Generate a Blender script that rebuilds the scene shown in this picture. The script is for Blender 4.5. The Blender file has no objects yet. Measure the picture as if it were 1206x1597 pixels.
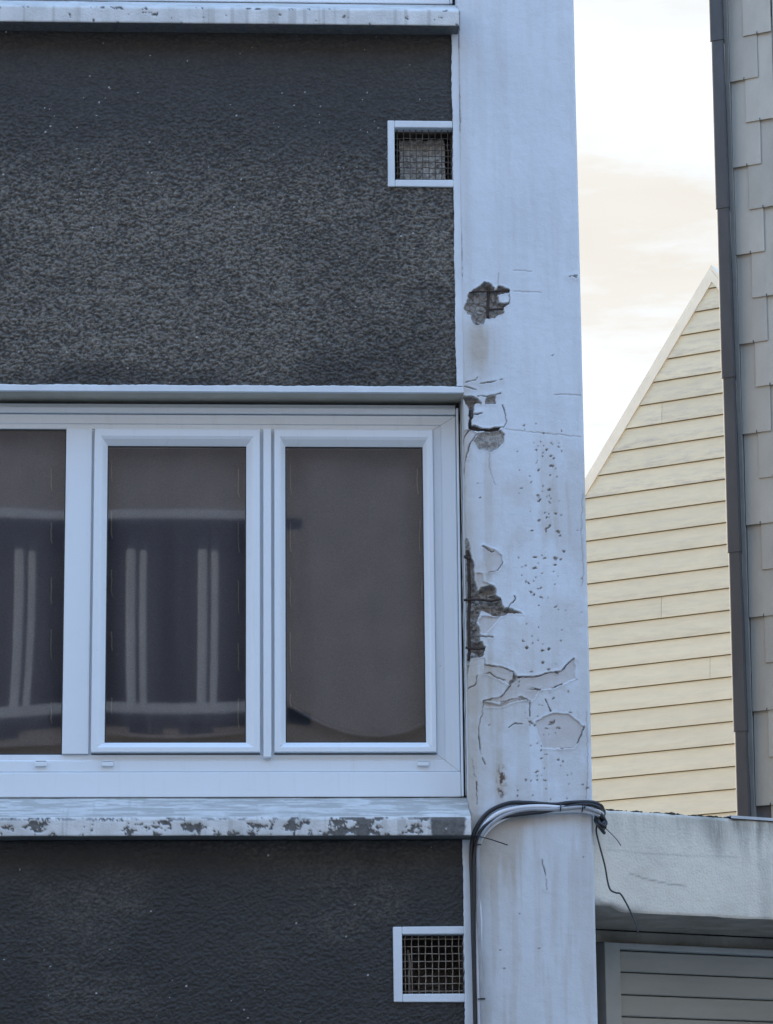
import bpy, bmesh, math, random
import numpy as np
from math import sin, cos, tan, radians, pi, atan2
from mathutils import Vector, Matrix

random.seed(7)
SC = bpy.context.scene
COL = SC.collection

# ------------------------------------------------------------------ camera
YAW, PITCH, ROLL = radians(3.0), radians(13.5), radians(0.53)
FPX, CX, CY = 5200.0, 603.0, 798.5            # focal length and centre in pixels of the 1206x1597 photograph
CAM = np.array([0.0, -11.8, 1.6])
Fv = np.array([sin(YAW) * cos(PITCH), cos(YAW) * cos(PITCH), sin(PITCH)])
R0 = np.array([cos(YAW), -sin(YAW), 0.0])
U0 = np.cross(R0, Fv)
Rv = R0 * cos(ROLL) - U0 * sin(ROLL)
Uv = U0 * cos(ROLL) + R0 * sin(ROLL)
cd = bpy.data.cameras.new('camera')
cam = bpy.data.objects.new('camera', cd)
COL.objects.link(cam)
cam.matrix_world = Matrix(((Rv[0], Uv[0], -Fv[0], CAM[0]), (Rv[1], Uv[1], -Fv[1], CAM[1]),
                           (Rv[2], Uv[2], -Fv[2], CAM[2]), (0, 0, 0, 1)))
cd.sensor_fit = 'VERTICAL'
cd.sensor_height = 24.0
cd.lens = 24.0 * FPX / 1597.0
cd.clip_start = 0.1
cd.clip_end = 4000
SC.camera = cam

# ------------------------------------------------------------------ sky, sun, exposure
SUN_EL, SUN_AZ = radians(13.0), radians(-54.0)     # azimuth clockwise from +Y (behind the facade, to the left)
w = bpy.data.worlds.new('World')
SC.world = w
w.use_nodes = True
nt = w.node_tree
nt.nodes.clear()
N = nt.nodes.new
out = N('ShaderNodeOutputWorld')
bg = N('ShaderNodeBackground')
sky = N('ShaderNodeTexSky')
sky.sky_type = 'NISHITA'
sky.sun_disc = False
sky.sun_elevation = SUN_EL
sky.sun_rotation = SUN_AZ
sky.air_density = 1.0
sky.dust_density = 0.6
sky.ozone_density = 2.0
tc = N('ShaderNodeTexCoord')
mp = N('ShaderNodeMapping')
mp.inputs['Scale'].default_value = (2.2, 2.2, 9.0)
cn = N('ShaderNodeTexNoise')
cn.inputs['Scale'].default_value = 2.6
cn.inputs['Detail'].default_value = 7
cn.inputs['Roughness'].default_value = 0.6
cr = N('ShaderNodeMapRange')
cr.inputs['From Min'].default_value = 0.25
cr.inputs['From Max'].default_value = 0.55
cr.inputs['To Max'].default_value = 1.0
cr.inputs['To Min'].default_value = 0.82
cr.clamp = True
sx = N('ShaderNodeSeparateXYZ')                 # the cloud bank lies low; the sky overhead is clear
ce = N('ShaderNodeMapRange')
ce.inputs['From Min'].default_value = 0.58
ce.inputs['From Max'].default_value = 0.42
ce.inputs['To Min'].default_value = 0.0
cm = N('ShaderNodeMath')
cm.operation = 'MULTIPLY'
nt.links.new(tc.outputs['Generated'], sx.inputs[0])
nt.links.new(sx.outputs['Z'], ce.inputs['Value'])
nt.links.new(ce.outputs[0], cm.inputs[1])
c2n = N('ShaderNodeTexNoise')
c2n.inputs['Scale'].default_value = 3.4
c2n.inputs['Detail'].default_value = 6
hs = N('ShaderNodeValToRGB')                    # cloud colour: white to pale peach
hs.color_ramp.elements[0].position = 0.36
hs.color_ramp.elements[0].color = (0.61, 0.585, 0.54, 1)
hs.color_ramp.elements[1].position = 0.60
hs.color_ramp.elements[1].color = (0.645, 0.63, 0.60, 1)
mx = N('ShaderNodeMix')
mx.data_type = 'RGBA'
nt.links.new(tc.outputs['Generated'], mp.inputs['Vector'])
nt.links.new(mp.outputs[0], cn.inputs['Vector'])
nt.links.new(cn.outputs['Fac'], cr.inputs['Value'])
nt.links.new(mp.outputs[0], c2n.inputs['Vector'])
nt.links.new(c2n.outputs['Fac'], hs.inputs['Fac'])
nt.links.new(cr.outputs[0], cm.inputs[0])
nt.links.new(cm.outputs[0], mx.inputs['Factor'])
nt.links.new(sky.outputs[0], mx.inputs['A'])
nt.links.new(hs.outputs[0], mx.inputs['B'])
nt.links.new(mx.outputs['Result'], bg.inputs['Color'])
bg.inputs['Strength'].default_value = 0.15
nt.links.new(bg.outputs[0], out.inputs['Surface'])

sl = bpy.data.lights.new('sun', 'SUN')
sl.energy = 2.0
sl.angle = radians(0.5)
sl.color = (1.0, 0.86, 0.68)
sun = bpy.data.objects.new('sun', sl)
COL.objects.link(sun)
sdir = Vector((sin(SUN_AZ) * cos(SUN_EL), cos(SUN_AZ) * cos(SUN_EL), sin(SUN_EL)))
sun.rotation_euler = (-sdir).to_track_quat('-Z', 'Y').to_euler()
sun.location = (2, 20, 25)

vs = SC.view_settings
vs.view_transform = 'Standard'
vs.look = 'None'
vs.gamma = 1.0
vs.exposure = 3.28
vs.use_curve_mapping = False

# ------------------------------------------------------------------ numpy noise
def _h(ix, iy, seed):
    n = (ix.astype(np.int64) * 374761393 + iy.astype(np.int64) * 668265263 + seed * 974711) & 0xffffffff
    n = ((n ^ (n >> 13)) * 1274126177) & 0xffffffff
    n = (n ^ (n >> 16)) & 0xffffffff
    return n.astype(np.float64) / 4294967295.0

def vn(x, y, seed=0):
    ix, iy = np.floor(x), np.floor(y)
    fx, fy = x - ix, y - iy
    fx = fx * fx * fx * (fx * (fx * 6 - 15) + 10)
    fy = fy * fy * fy * (fy * (fy * 6 - 15) + 10)
    a, b = _h(ix, iy, seed), _h(ix + 1, iy, seed)
    c, d = _h(ix, iy + 1, seed), _h(ix + 1, iy + 1, seed)
    return (a * (1 - fx) + b * fx) * (1 - fy) + (c * (1 - fx) + d * fx) * fy

def fbm(x, y, seed=0, octv=4, g=0.5):
    s, a, t = 0.0, 1.0, 0.0
    for k in range(octv):
        s = s + a * vn(x * 2 ** k + 17.3 * k, y * 2 ** k - 9.1 * k, seed + k)
        t += a
        a *= g
    return s / t

def worley(x, y, seed=0):
    """raised grains: distance to the nearest jittered point and that point's own random height"""
    ix, iy = np.floor(x), np.floor(y)
    best = np.full(x.shape, 9.0)
    rnd = np.zeros(x.shape)
    for a in (-1, 0, 1):
        for b in (-1, 0, 1):
            jx, jy = ix + a, iy + b
            d = np.hypot(x - jx - _h(jx, jy, seed), y - jy - _h(jx, jy, seed + 1))
            r = _h(jx, jy, seed + 2)
            d = d / (0.65 + 0.6 * r)
            m_ = d < best
            best = np.where(m_, d, best)
            rnd = np.where(m_, r, rnd)
    return best, rnd

def sstep(a, b, x):
    t = np.clip((x - a) / (b - a), 0, 1)
    return t * t * (3 - 2 * t)

def poly_sd(px, py, pts):
    """signed distance to a closed polygon (negative inside)"""
    pts = np.asarray(pts, float)
    d = np.full(px.shape, 1e9)
    inside = np.zeros(px.shape, bool)
    for (x0, y0), (x1, y1) in zip(pts, np.roll(pts, -1, 0)):
        ex, ey = x1 - x0, y1 - y0
        L = ex * ex + ey * ey + 1e-12
        t = np.clip(((px - x0) * ex + (py - y0) * ey) / L, 0, 1)
        d = np.minimum(d, np.hypot(px - x0 - t * ex, py - y0 - t * ey))
        c = ((y0 > py) != (y1 > py)) & (px < (x1 - x0) * (py - y0) / (y1 - y0 + 1e-12) + x0)
        inside ^= c
    return np.where(inside, -d, d)

def line_d(px, py, pts):
    d = np.full(px.shape, 1e9)
    for (x0, y0), (x1, y1) in zip(pts[:-1], pts[1:]):
        ex, ey = x1 - x0, y1 - y0
        L = ex * ex + ey * ey + 1e-12
        t = np.clip(((px - x0) * ex + (py - y0) * ey) / L, 0, 1)
        d = np.minimum(d, np.hypot(px - x0 - t * ex, py - y0 - t * ey))
    return d

def on_plane(x, y, Y):
    """point of the facade-parallel plane at depth Y that the photograph shows at pixel x, y"""
    d = Fv + Rv * (x - CX) / FPX - Uv * (y - CY) / FPX
    t = (Y - CAM[1]) / d[1]
    q = CAM + d * t
    return q

# ------------------------------------------------------------------ object helpers
ORG = {}

def thing(name, label, cat, loc=(0, 0, 0), rz=0.0, group=None):
    o = bpy.data.objects.new(name, None)
    COL.objects.link(o)
    o.location = loc
    o.rotation_euler = (0, 0, rz)
    o.empty_display_size = 0.2
    o['label'] = label
    o['category'] = cat
    if group:
        o['group'] = group
    ORG[o.name] = Vector(loc) if rz == 0 else Vector((0, 0, 0))     # things with a turn are built in local coordinates
    return o

def origin_of(p):
    while p is not None:
        if p.name in ORG:
            return ORG[p.name]
        p = p.parent
    return Vector((0, 0, 0))

def put(name, me, mat, parent=None, kind=None, label=None):
    o = bpy.data.objects.new(name, me)
    COL.objects.link(o)
    if mat is not None and not me.materials:
        me.materials.append(mat)
    if parent is not None:
        o.parent = parent
    if kind:
        o['kind'] = kind
    if label:
        o['label'] = label
    return o

def obj(name, bm, mat, parent=None, smooth=False, kind=None, label=None):
    og = origin_of(parent)
    if og.length > 0:
        bmesh.ops.translate(bm, verts=bm.verts, vec=-og)
    bmesh.ops.recalc_face_normals(bm, faces=bm.faces)
    me = bpy.data.meshes.new(name)
    bm.to_mesh(me)
    bm.free()
    if smooth:
        for p in me.polygons:
            p.use_smooth = True
    return put(name, me, mat, parent, kind, label)

def npmesh(name, V, F, mat, parent=None, smooth=True, attrs=None, kind=None, label=None):
    og = np.array(origin_of(parent))
    me = bpy.data.meshes.new(name)
    V = np.asarray(V, np.float32) - og.astype(np.float32)
    F = np.asarray(F, np.int32)
    me.vertices.add(len(V))
    me.vertices.foreach_set('co', V.ravel())
    k = F.shape[1]
    me.loops.add(F.size)
    me.loops.foreach_set('vertex_index', F.ravel())
    me.polygons.add(len(F))
    me.polygons.foreach_set('loop_start', np.arange(0, F.size, k, dtype=np.int32))
    me.polygons.foreach_set('use_smooth', np.full(len(F), smooth, bool))
    me.update(calc_edges=True)
    for n, a in (attrs or {}).items():
        at = me.attributes.new(n, 'FLOAT', 'POINT')
        at.data.foreach_set('value', np.asarray(a, np.float32).ravel())
    me.validate()
    return put(name, me, mat, parent, kind, label)

def grid_faces(nr, nc, keep=None):
    i, j = np.meshgrid(np.arange(nr - 1), np.arange(nc - 1), indexing='ij')
    a = i * nc + j
    F = np.stack([a, a + 1, a + nc + 1, a + nc], -1)
    if keep is not None:
        return F[keep]
    return F.reshape(-1, 4)

def bx(bm, x0, x1, y0, y1, z0, z1, bev=0.0, seg=1):
    m = Matrix.Translation(((x0 + x1) / 2, (y0 + y1) / 2, (z0 + z1) / 2)) @ Matrix.Diagonal((abs(x1 - x0), abs(y1 - y0), abs(z1 - z0), 1))
    r = bmesh.ops.create_cube(bm, size=1.0, matrix=m)
    if bev > 0:
        vs_ = r['verts']
        es = list({e for v in vs_ for e in v.link_edges})
        bmesh.ops.bevel(bm, geom=es, offset=bev, segments=seg, affect='EDGES', profile=0.5)
    return bm

def box(x0, x1, y0, y1, z0, z1, bev=0.0, seg=1):
    return bx(bmesh.new(), x0, x1, y0, y1, z0, z1, bev, seg)

def ring(bm, o, i, prof):
    """mitred frame: o / i = outer and inner rectangle (x0,x1,z0,z1); prof = [(t,y)], t 0 at the outer edge, 1 at the inner"""
    loops = []
    for t, y in prof:
        a = [o[k] + (i[k] - o[k]) * t for k in range(4)]
        loops.append([bm.verts.new((a[0], y, a[2])), bm.verts.new((a[1], y, a[2])), bm.verts.new((a[1], y, a[3])), bm.verts.new((a[0], y, a[3]))])
    for A, B in zip(loops[:-1], loops[1:]):
        for k in range(4):
            bm.faces.new((A[k], A[(k + 1) % 4], B[(k + 1) % 4], B[k]))
    return bm

def smooth_path(pts, n=8):
    P = [Vector(p) for p in pts]
    P = [P[0] * 2 - P[1]] + P + [P[-1] * 2 - P[-2]]
    outp = []
    for k in range(1, len(P) - 2):
        for s in range(n):
            t = s / n
            a, b, c, d = P[k - 1], P[k], P[k + 1], P[k + 2]
            outp.append(0.5 * ((2 * b) + (c - a) * t + (2 * a - 5 * b + 4 * c - d) * t * t + (3 * b - a - 3 * c + d) * t ** 3))
    outp.append(P[-2])
    return outp

def tube(bm, path, r, seg=8, r_end=None):
    path = [Vector(p) for p in path]
    prev = None
    up = Vector((0.31, -0.9, 0.2)).normalized()
    n = len(path)
    for k, p in enumerate(path):
        t = (path[min(k + 1, n - 1)] - path[max(k - 1, 0)])
        t.normalize()
        a = up - t * up.dot(t)
        if a.length < 0.05:
            a = Vector((0, 0, 1)) - t * t.z
        a.normalize()
        b = t.cross(a)
        rr = r if r_end is None else r + (r_end - r) * k / (n - 1)
        cur = [bm.verts.new(p + (a * cos(2 * pi * q / seg) + b * sin(2 * pi * q / seg)) * rr) for q in range(seg)]
        if prev:
            for q in range(seg):
                bm.faces.new((prev[q], prev[(q + 1) % seg], cur[(q + 1) % seg], cur[q]))
        else:
            bm.faces.new(cur[::-1])
        prev = cur
    bm.faces.new(prev)
    return bm

# ------------------------------------------------------------------ materials
def new_mat(name, rough=0.6, spec=0.5):
    m = bpy.data.materials.new(name)
    m.use_nodes = True
    b = m.node_tree.nodes['Principled BSDF']
    b.inputs['Roughness'].default_value = rough
    b.inputs['Specular IOR Level'].default_value = spec
    return m, m.node_tree, b

def nd(t, typ, **kw):
    n = t.nodes.new(typ)
    for k, v in kw.items():
        if k in n.inputs:
            n.inputs[k].default_value = v
        else:
            setattr(n, k, v)
    return n

def lk(t, a, b):
    t.links.new(a, b)

def coords(t, scale=(1, 1, 1), rot=(0, 0, 0)):
    c = nd(t, 'ShaderNodeTexCoord')
    m = nd(t, 'ShaderNodeMapping')
    m.inputs['Scale'].default_value = scale
    m.inputs['Rotation'].default_value = rot
    lk(t, c.outputs['Object'], m.inputs['Vector'])
    return m.outputs[0]

def noise(t, vec, scale, detail=4, rough=0.55, dist=0.0):
    n = nd(t, 'ShaderNodeTexNoise', Scale=scale, Detail=detail, Roughness=rough, Distortion=dist)
    lk(t, vec, n.inputs['Vector'])
    return n.outputs['Fac']

def ramp(t, fac, stops):
    r = nd(t, 'ShaderNodeValToRGB')
    e = r.color_ramp.elements
    while len(e) < len(stops):
        e.new(0.5)
    for el, (p, c) in zip(e, stops):
        el.position = p
        el.color = (*c, 1) if len(c) == 3 else c
    lk(t, fac, r.inputs['Fac'])
    return r.outputs['Color']

def rng(t, fac, a, b, c=0.0, d=1.0):
    r = nd(t, 'ShaderNodeMapRange')
    for k, v in zip(('From Min', 'From Max', 'To Min', 'To Max'), (a, b, c, d)):
        r.inputs[k].default_value = v
    lk(t, fac, r.inputs['Value'])
    return r.outputs[0]

def mix(t, fac, a, b):
    m = nd(t, 'ShaderNodeMix', data_type='RGBA')
    if isinstance(fac, (int, float)):
        m.inputs['Factor'].default_value = fac
    else:
        lk(t, fac, m.inputs['Factor'])
    for s, v in (('A', a), ('B', b)):
        if isinstance(v, tuple):
            m.inputs[s].default_value = (*v, 1)
        else:
            lk(t, v, m.inputs[s])
    return m.outputs['Result']

def mth(t, op, a, b=0.0):
    m = nd(t, 'ShaderNodeMath', operation=op)
    for k, v in enumerate((a, b)):
        if isinstance(v, (int, float)):
            m.inputs[k].default_value = v
        else:
            lk(t, v, m.inputs[k])
    return m.outputs[0]

def attr(t, name):
    a = nd(t, 'ShaderNodeAttribute', attribute_name=name)
    return a.outputs['Fac']

def bump(t, b, h, dist, strength=1.0):
    n = nd(t, 'ShaderNodeBump')
    n.inputs['Distance'].default_value = dist
    n.inputs['Strength'].default_value = strength
    lk(t, h, n.inputs['Height'])
    lk(t, n.outputs[0], b.inputs['Normal'])

def simple(name, c0, c1, scale=6.0, rough=0.6, bump_d=0.0, bump_s=60.0, stretch=(1, 1, 1), spec=0.5, detail=5):
    m, t, b = new_mat(name, rough, spec)
    v = coords(t, stretch)
    n = noise(t, v, scale, detail, 0.6)
    lk(t, ramp(t, n, [(0.3, c0), (0.7, c1)]), b.inputs['Base Color'])
    if bump_d:
        bump(t, b, noise(t, coords(t), bump_s, 5), bump_d)
    return m

M = {}
# painted render of the pillar with bare concrete, grime and rust masks
m, t, b = new_mat('pillar_paint', 0.62, 0.4)
v = coords(t)
paint = ramp(t, noise(t, v, 2.2, 6, 0.6), [(0.3, (0.60, 0.64, 0.68)), (0.7, (0.68, 0.725, 0.77))])
streak = noise(t, coords(t, (9, 9, 1.0)), 2.0, 6, 0.65)
paint = mix(t, rng(t, streak, 0.5, 0.78, 0, 0.35), paint, (0.50, 0.49, 0.47))
fine = noise(t, v, 55, 4, 0.7)
paint = mix(t, rng(t, fine, 0.56, 0.75, 0, 0.18), paint, (0.45, 0.44, 0.43))
paint = mix(t, mth(t, 'MULTIPLY', attr(t, 'under'), 0.85), paint, (0.56, 0.54, 0.54))
grime = mix(t, noise(t, v, 30, 4), (0.40, 0.35, 0.285), (0.52, 0.47, 0.41))
paint = mix(t, attr(t, 'grime'), paint, grime)
conc = ramp(t, noise(t, v, 70, 6, 0.7), [(0.28, (0.15, 0.138, 0.125)), (0.48, (0.31, 0.29, 0.265)), (0.72, (0.50, 0.475, 0.44))])
col = mix(t, attr(t, 'exposed'), paint, conc)
col = mix(t, attr(t, 'crack'), col, (0.09, 0.082, 0.076))
col = mix(t, attr(t, 'rust'), col, (0.10, 0.055, 0.035))
lk(t, col, b.inputs['Base Color'])
hgt = mth(t, 'ADD', mth(t, 'MULTIPLY', noise(t, v, 160, 3), mth(t, 'ADD', mth(t, 'MULTIPLY', attr(t, 'exposed'), 2.2), 0.35)), mth(t, 'MULTIPLY', noise(t, v, 26, 4), 0.8))
bump(t, b, hgt, 0.0022)
M['pillar'] = m

M['paint'] = simple('white_wall_paint', (0.61, 0.64, 0.67), (0.72, 0.76, 0.795), 7.0, 0.6, 0.001, 90)
M['soffit'] = simple('soffit_paint', (0.42, 0.385, 0.31), (0.56, 0.515, 0.425), 6.0, 0.7, 0.002, 40, (1, 1, 1))

# dark roughcast
m, t, b = new_mat('dark_roughcast', 0.55, 0.45)
v = coords(t)
base = ramp(t, noise(t, v, 3.0, 5, 0.6), [(0.3, (0.019, 0.018, 0.017)), (0.7, (0.029, 0.027, 0.025))])
du = mth(t, 'MULTIPLY', attr(t, 'dust'), rng(t, noise(t, v, 60, 4, 0.7), 0.35, 0.65, 0.35, 1.0))
base = mix(t, du, base, (0.235, 0.208, 0.170))
base = mix(t, mth(t, 'MULTIPLY', attr(t, 'speck'), 0.8), base, (0.50, 0.49, 0.47))
lk(t, base, b.inputs['Base Color'])
bump(t, b, noise(t, v, 210, 3, 0.6), 0.0025)
M['rough'] = m

# peeling sill paint; its dark bare tone also paints shade on the underside
m, t, b = new_mat('peeling_sill_paint', 0.65, 0.4)
v = coords(t)
pt = ramp(t, noise(t, coords(t, (1, 1, 1)), 9, 6, 0.65), [(0.3, (0.50, 0.50, 0.48)), (0.65, (0.70, 0.70, 0.69))])
pt = mix(t, rng(t, noise(t, coords(t, (40, 3, 1)), 1.0, 3), 0.62, 0.72, 0, 0.45), pt, (0.33, 0.32, 0.30))
bare_and_shade = ramp(t, noise(t, v, 60, 5, 0.7), [(0.3, (0.075, 0.072, 0.07)), (0.7, (0.17, 0.165, 0.155))])
pt = mix(t, attr(t, 'streak'), pt, (0.37, 0.36, 0.335))
lk(t, mix(t, attr(t, 'exposed'), pt, bare_and_shade), b.inputs['Base Color'])
bump(t, b, noise(t, v, 120, 4), 0.002)
M['sill'] = m

# window plastic
m, t, b = new_mat('white_plastic_frame', 0.28, 0.5)
v = coords(t)
lk(t, mix(t, rng(t, noise(t, v, 14, 6, 0.7), 0.55, 0.8, 0, 0.12), (0.755, 0.80, 0.835), (0.6, 0.59, 0.57)), b.inputs['Base Color'])
pb = b.inputs['Base Color'].links[0].from_socket
dots = mth(t, 'MULTIPLY', rng(t, noise(t, v, 95, 2, 0.5), 0.76, 0.79, 0, 0.6), rng(t, noise(t, v, 4, 2), 0.5, 0.6))
drip = mth(t, 'MULTIPLY', rng(t, noise(t, coords(t, (30, 30, 1.2)), 1.0, 5, 0.7), 0.56, 0.74, 0, 0.22), 1.0)
lk(t, mix(t, dots, mix(t, drip, pb, (0.52, 0.51, 0.48)), (0.10, 0.10, 0.09)), b.inputs['Base Color'])
M['upvc'] = m
M['gasket'] = simple('dark_gasket', (0.02, 0.02, 0.02), (0.035, 0.035, 0.035), 20, 0.6)
M['sealant'] = simple('grey_sealant', (0.30, 0.29, 0.27), (0.48, 0.46, 0.43), 22, 0.6, 0.001, 80)

# glass: transparent pane with a mirror coat
m = bpy.data.materials.new('window_glass')
m.use_nodes = True
t = m.node_tree
t.nodes.clear()
o_ = nd(t, 'ShaderNodeOutputMaterial')
tr = nd(t, 'ShaderNodeBsdfTransparent')
tr.inputs['Color'].default_value = (0.80, 0.83, 0.83, 1)
gl = nd(t, 'ShaderNodeBsdfGlossy')
gl.inputs['Roughness'].default_value = 0.018
fr = nd(t, 'ShaderNodeFresnel')
fr.inputs['IOR'].default_value = 1.5
ms = nd(t, 'ShaderNodeMixShader')
lk(t, mth(t, 'MINIMUM', mth(t, 'MULTIPLY', fr.outputs[0], 1.9), 1.0), ms.inputs['Fac'])
lk(t, tr.outputs[0], ms.inputs[1])
lk(t, gl.outputs[0], ms.inputs[2])
lk(t, ms.outputs[0], o_.inputs['Surface'])
M['glass'] = m

m, t, b = new_mat('curtain_fabric', 0.9, 0.1)
wv = noise(t, coords(t, (1, 1, 1)), 260, 2)
lk(t, ramp(t, wv, [(0.35, (0.28, 0.285, 0.36)), (0.65, (0.37, 0.375, 0.465))]), b.inputs['Base Color'])
M['curtain'] = m
m, t, b = new_mat('curtain_lining', 0.9, 0.1)
lk(t, ramp(t, noise(t, coords(t), 240, 2), [(0.35, (0.30, 0.295, 0.34)), (0.65, (0.38, 0.37, 0.43))]), b.inputs['Base Color'])
M['lining'] = m
M['stitch'] = simple('pale_hem_thread', (0.62, 0.60, 0.58), (0.78, 0.76, 0.74), 30, 0.8)
M['room'] = simple('dim_room_wall', (0.20, 0.19, 0.18), (0.26, 0.25, 0.24), 3, 0.9)

M['rebar'] = simple('rusted_steel_bar', (0.018, 0.014, 0.012), (0.06, 0.036, 0.026), 60, 0.8, 0.002, 160)
M['wire_dark'] = simple('rusty_grille_wire', (0.045, 0.035, 0.028), (0.12, 0.095, 0.075), 60, 0.7)
M['wire_pale'] = simple('weathered_grille_wire', (0.13, 0.09, 0.06), (0.36, 0.30, 0.23), 45, 0.7)
M['cavity'] = simple('cavity_masonry', (0.035, 0.027, 0.022), (0.10, 0.078, 0.06), 18, 0.95, 0.006, 40)
M['rubble'] = simple('pale_rubble', (0.20, 0.19, 0.17), (0.66, 0.63, 0.57), 48, 0.95, 0.006, 70)

M['cable_black'] = simple('black_cable', (0.012, 0.012, 0.014), (0.025, 0.025, 0.028), 30, 0.42)
M['cable_mid'] = simple('mid_grey_cable', (0.26, 0.26, 0.27), (0.38, 0.38, 0.39), 14, 0.4)
M['cable_grey'] = simple('pale_grey_cable', (0.62, 0.62, 0.64), (0.78, 0.78, 0.80), 14, 0.4, 0, 60, (1, 1, 1))

# garage
m, t, b = new_mat('weathered_lintel_paint', 0.75, 0.3)
v = coords(t)
a = ramp(t, noise(t, v, 3.2, 7, 0.62), [(0.3, (0.60, 0.55, 0.465)), (0.72, (0.78, 0.72, 0.615))])
st = noise(t, coords(t, (7, 7, 0.9)), 1.6, 7, 0.7)
gz = attr(t, 'grime')
a = mix(t, mth(t, 'MULTIPLY', gz, rng(t, st, 0.34, 0.58)), a, (0.19, 0.19, 0.165))
a = mix(t, rng(t, noise(t, v, 34, 5, 0.7), 0.60, 0.72, 0, 0.3), a, (0.30, 0.295, 0.28))
a = mix(t, attr(t, 'exposed'), a, (0.20, 0.185, 0.165))
a = mix(t, attr(t, 'crack'), a, (0.16, 0.15, 0.14))
lk(t, a, b.inputs['Base Color'])
bump(t, b, mth(t, 'ADD', noise(t, v, 110, 4), noise(t, v, 18, 4)), 0.003)
M['lintel'] = m
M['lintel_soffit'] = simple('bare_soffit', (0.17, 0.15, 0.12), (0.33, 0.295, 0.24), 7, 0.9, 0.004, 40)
M['stone'] = simple('rough_jamb_stone', (0.07, 0.06, 0.05), (0.30, 0.27, 0.24), 30, 0.9, 0.008, 45)
M['door'] = simple('grey_beige_door_slat', (0.33, 0.32, 0.285), (0.42, 0.405, 0.36), 4, 0.5, 0.0008, 60, (0.4, 1, 2))
M['doorframe'] = simple('grey_door_frame', (0.33, 0.335, 0.315), (0.43, 0.43, 0.41), 6, 0.5, 0.001, 50)
M['moss'] = simple('dark_moss', (0.018, 0.022, 0.012), (0.06, 0.06, 0.045), 40, 0.95, 0.004, 120)
M['zinc'] = simple('zinc_flashing', (0.38, 0.40, 0.42), (0.55, 0.57, 0.60), 10, 0.4)
M['roofing'] = simple('roof_felt', (0.08, 0.08, 0.08), (0.14, 0.14, 0.13), 12, 0.9, 0.003, 60)

# slate house
m, t, b = new_mat('grey_fibre_slate', 0.55, 0.4)
v = coords(t)
oi = nd(t, 'ShaderNodeObjectInfo')
a = ramp(t, noise(t, coords(t, (1, 1, 0.35)), 9, 6, 0.6), [(0.3, (0.385, 0.36, 0.305)), (0.7, (0.465, 0.435, 0.37))])
hv = nd(t, 'ShaderNodeHueSaturation')
lk(t, a, hv.inputs['Color'])
lk(t, rng(t, oi.outputs['Random'], 0, 1, 0.86, 1.08), hv.inputs['Value'])
c2 = mix(t, rng(t, noise(t, v, 90, 4, 0.7), 0.6, 0.75, 0, 0.25), hv.outputs[0], (0.13, 0.135, 0.13))
lk(t, c2, b.inputs['Base Color'])
bump(t, b, noise(t, coords(t, (1, 1, 0.2)), 150, 3), 0.0008)
M['slate'] = m
M['slate_wall'] = simple('wall_batten_felt', (0.10, 0.10, 0.10), (0.16, 0.16, 0.16), 9, 0.9)
M['trim'] = simple('pale_corner_trim', (0.25, 0.24, 0.215), (0.31, 0.30, 0.27), 8, 0.5)
M['pipe'] = simple('dark_zinc_pipe', (0.036, 0.039, 0.044), (0.06, 0.063, 0.068), 7, 0.42, 0.0008, 40, (1, 1, 0.3))
M['hook'] = simple('slate_hook', (0.03, 0.03, 0.03), (0.06, 0.06, 0.06), 20, 0.5)

# cream house
m, t, b = new_mat('cream_weatherboard', 0.6, 0.35)
v = coords(t)
oi = nd(t, 'ShaderNodeObjectInfo')
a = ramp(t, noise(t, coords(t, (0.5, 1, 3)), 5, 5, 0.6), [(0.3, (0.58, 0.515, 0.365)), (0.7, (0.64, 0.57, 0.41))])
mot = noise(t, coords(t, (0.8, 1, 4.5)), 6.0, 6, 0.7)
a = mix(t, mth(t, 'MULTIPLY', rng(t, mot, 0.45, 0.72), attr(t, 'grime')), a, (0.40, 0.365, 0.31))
hv = nd(t, 'ShaderNodeHueSaturation')
lk(t, a, hv.inputs['Color'])
lk(t, rng(t, oi.outputs['Random'], 0, 1, 0.95, 1.03), hv.inputs['Value'])
lk(t, hv.outputs[0], b.inputs['Base Color'])
bump(t, b, noise(t, coords(t, (0.3, 1, 6)), 40, 4), 0.001)
M['cream'] = m
M['lap_shade'] = simple('dark_lap_shade_wall', (0.15, 0.14, 0.115), (0.21, 0.195, 0.165), 9, 0.9)  # dark tone behind the board gaps, painted in for the lap shadows
M['rake'] = simple('pale_rake_trim', (0.70, 0.62, 0.48), (0.78, 0.70, 0.55), 6, 0.55)
M['opp'] = simple('dark_slate_facade', (0.11, 0.115, 0.13), (0.16, 0.165, 0.185), 5, 0.8)
M['opp_white'] = simple('white_trim_paint', (0.72, 0.72, 0.72), (0.8, 0.8, 0.8), 5, 0.5)
M['opp_grey'] = simple('pale_grey_trim_paint', (0.21, 0.26, 0.34), (0.28, 0.345, 0.44), 5, 0.5)
M['opp_glass'] = simple('dark_window_pane', (0.012, 0.013, 0.016), (0.018, 0.02, 0.022), 3, 0.05)
M['asphalt'] = simple('asphalt', (0.15, 0.145, 0.135), (0.20, 0.192, 0.178), 30, 0.9, 0.004, 120)
M['pave'] = simple('concrete_pavement', (0.38, 0.36, 0.33), (0.48, 0.46, 0.425), 8, 0.85, 0.002, 80)

# ------------------------------------------------------------------ ground
bm = bmesh.new()
bmesh.ops.create_grid(bm, x_segments=4, y_segments=4, size=300)
obj('ground', bm, M['asphalt'], kind='structure')
obj('road', box(-60, 60, -10.6, -2.0, -0.10, 0.004), M['asphalt'], kind='structure')
obj('pavement', box(-60, 60, -2.0, 0.3, -0.1, 0.13, 0.015, 2), M['pave'], kind='structure')
obj('far_pavement', box(-60, 60, -14.0, -10.6, -0.1, 0.13, 0.015, 2), M['pave'], kind='structure')

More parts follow.
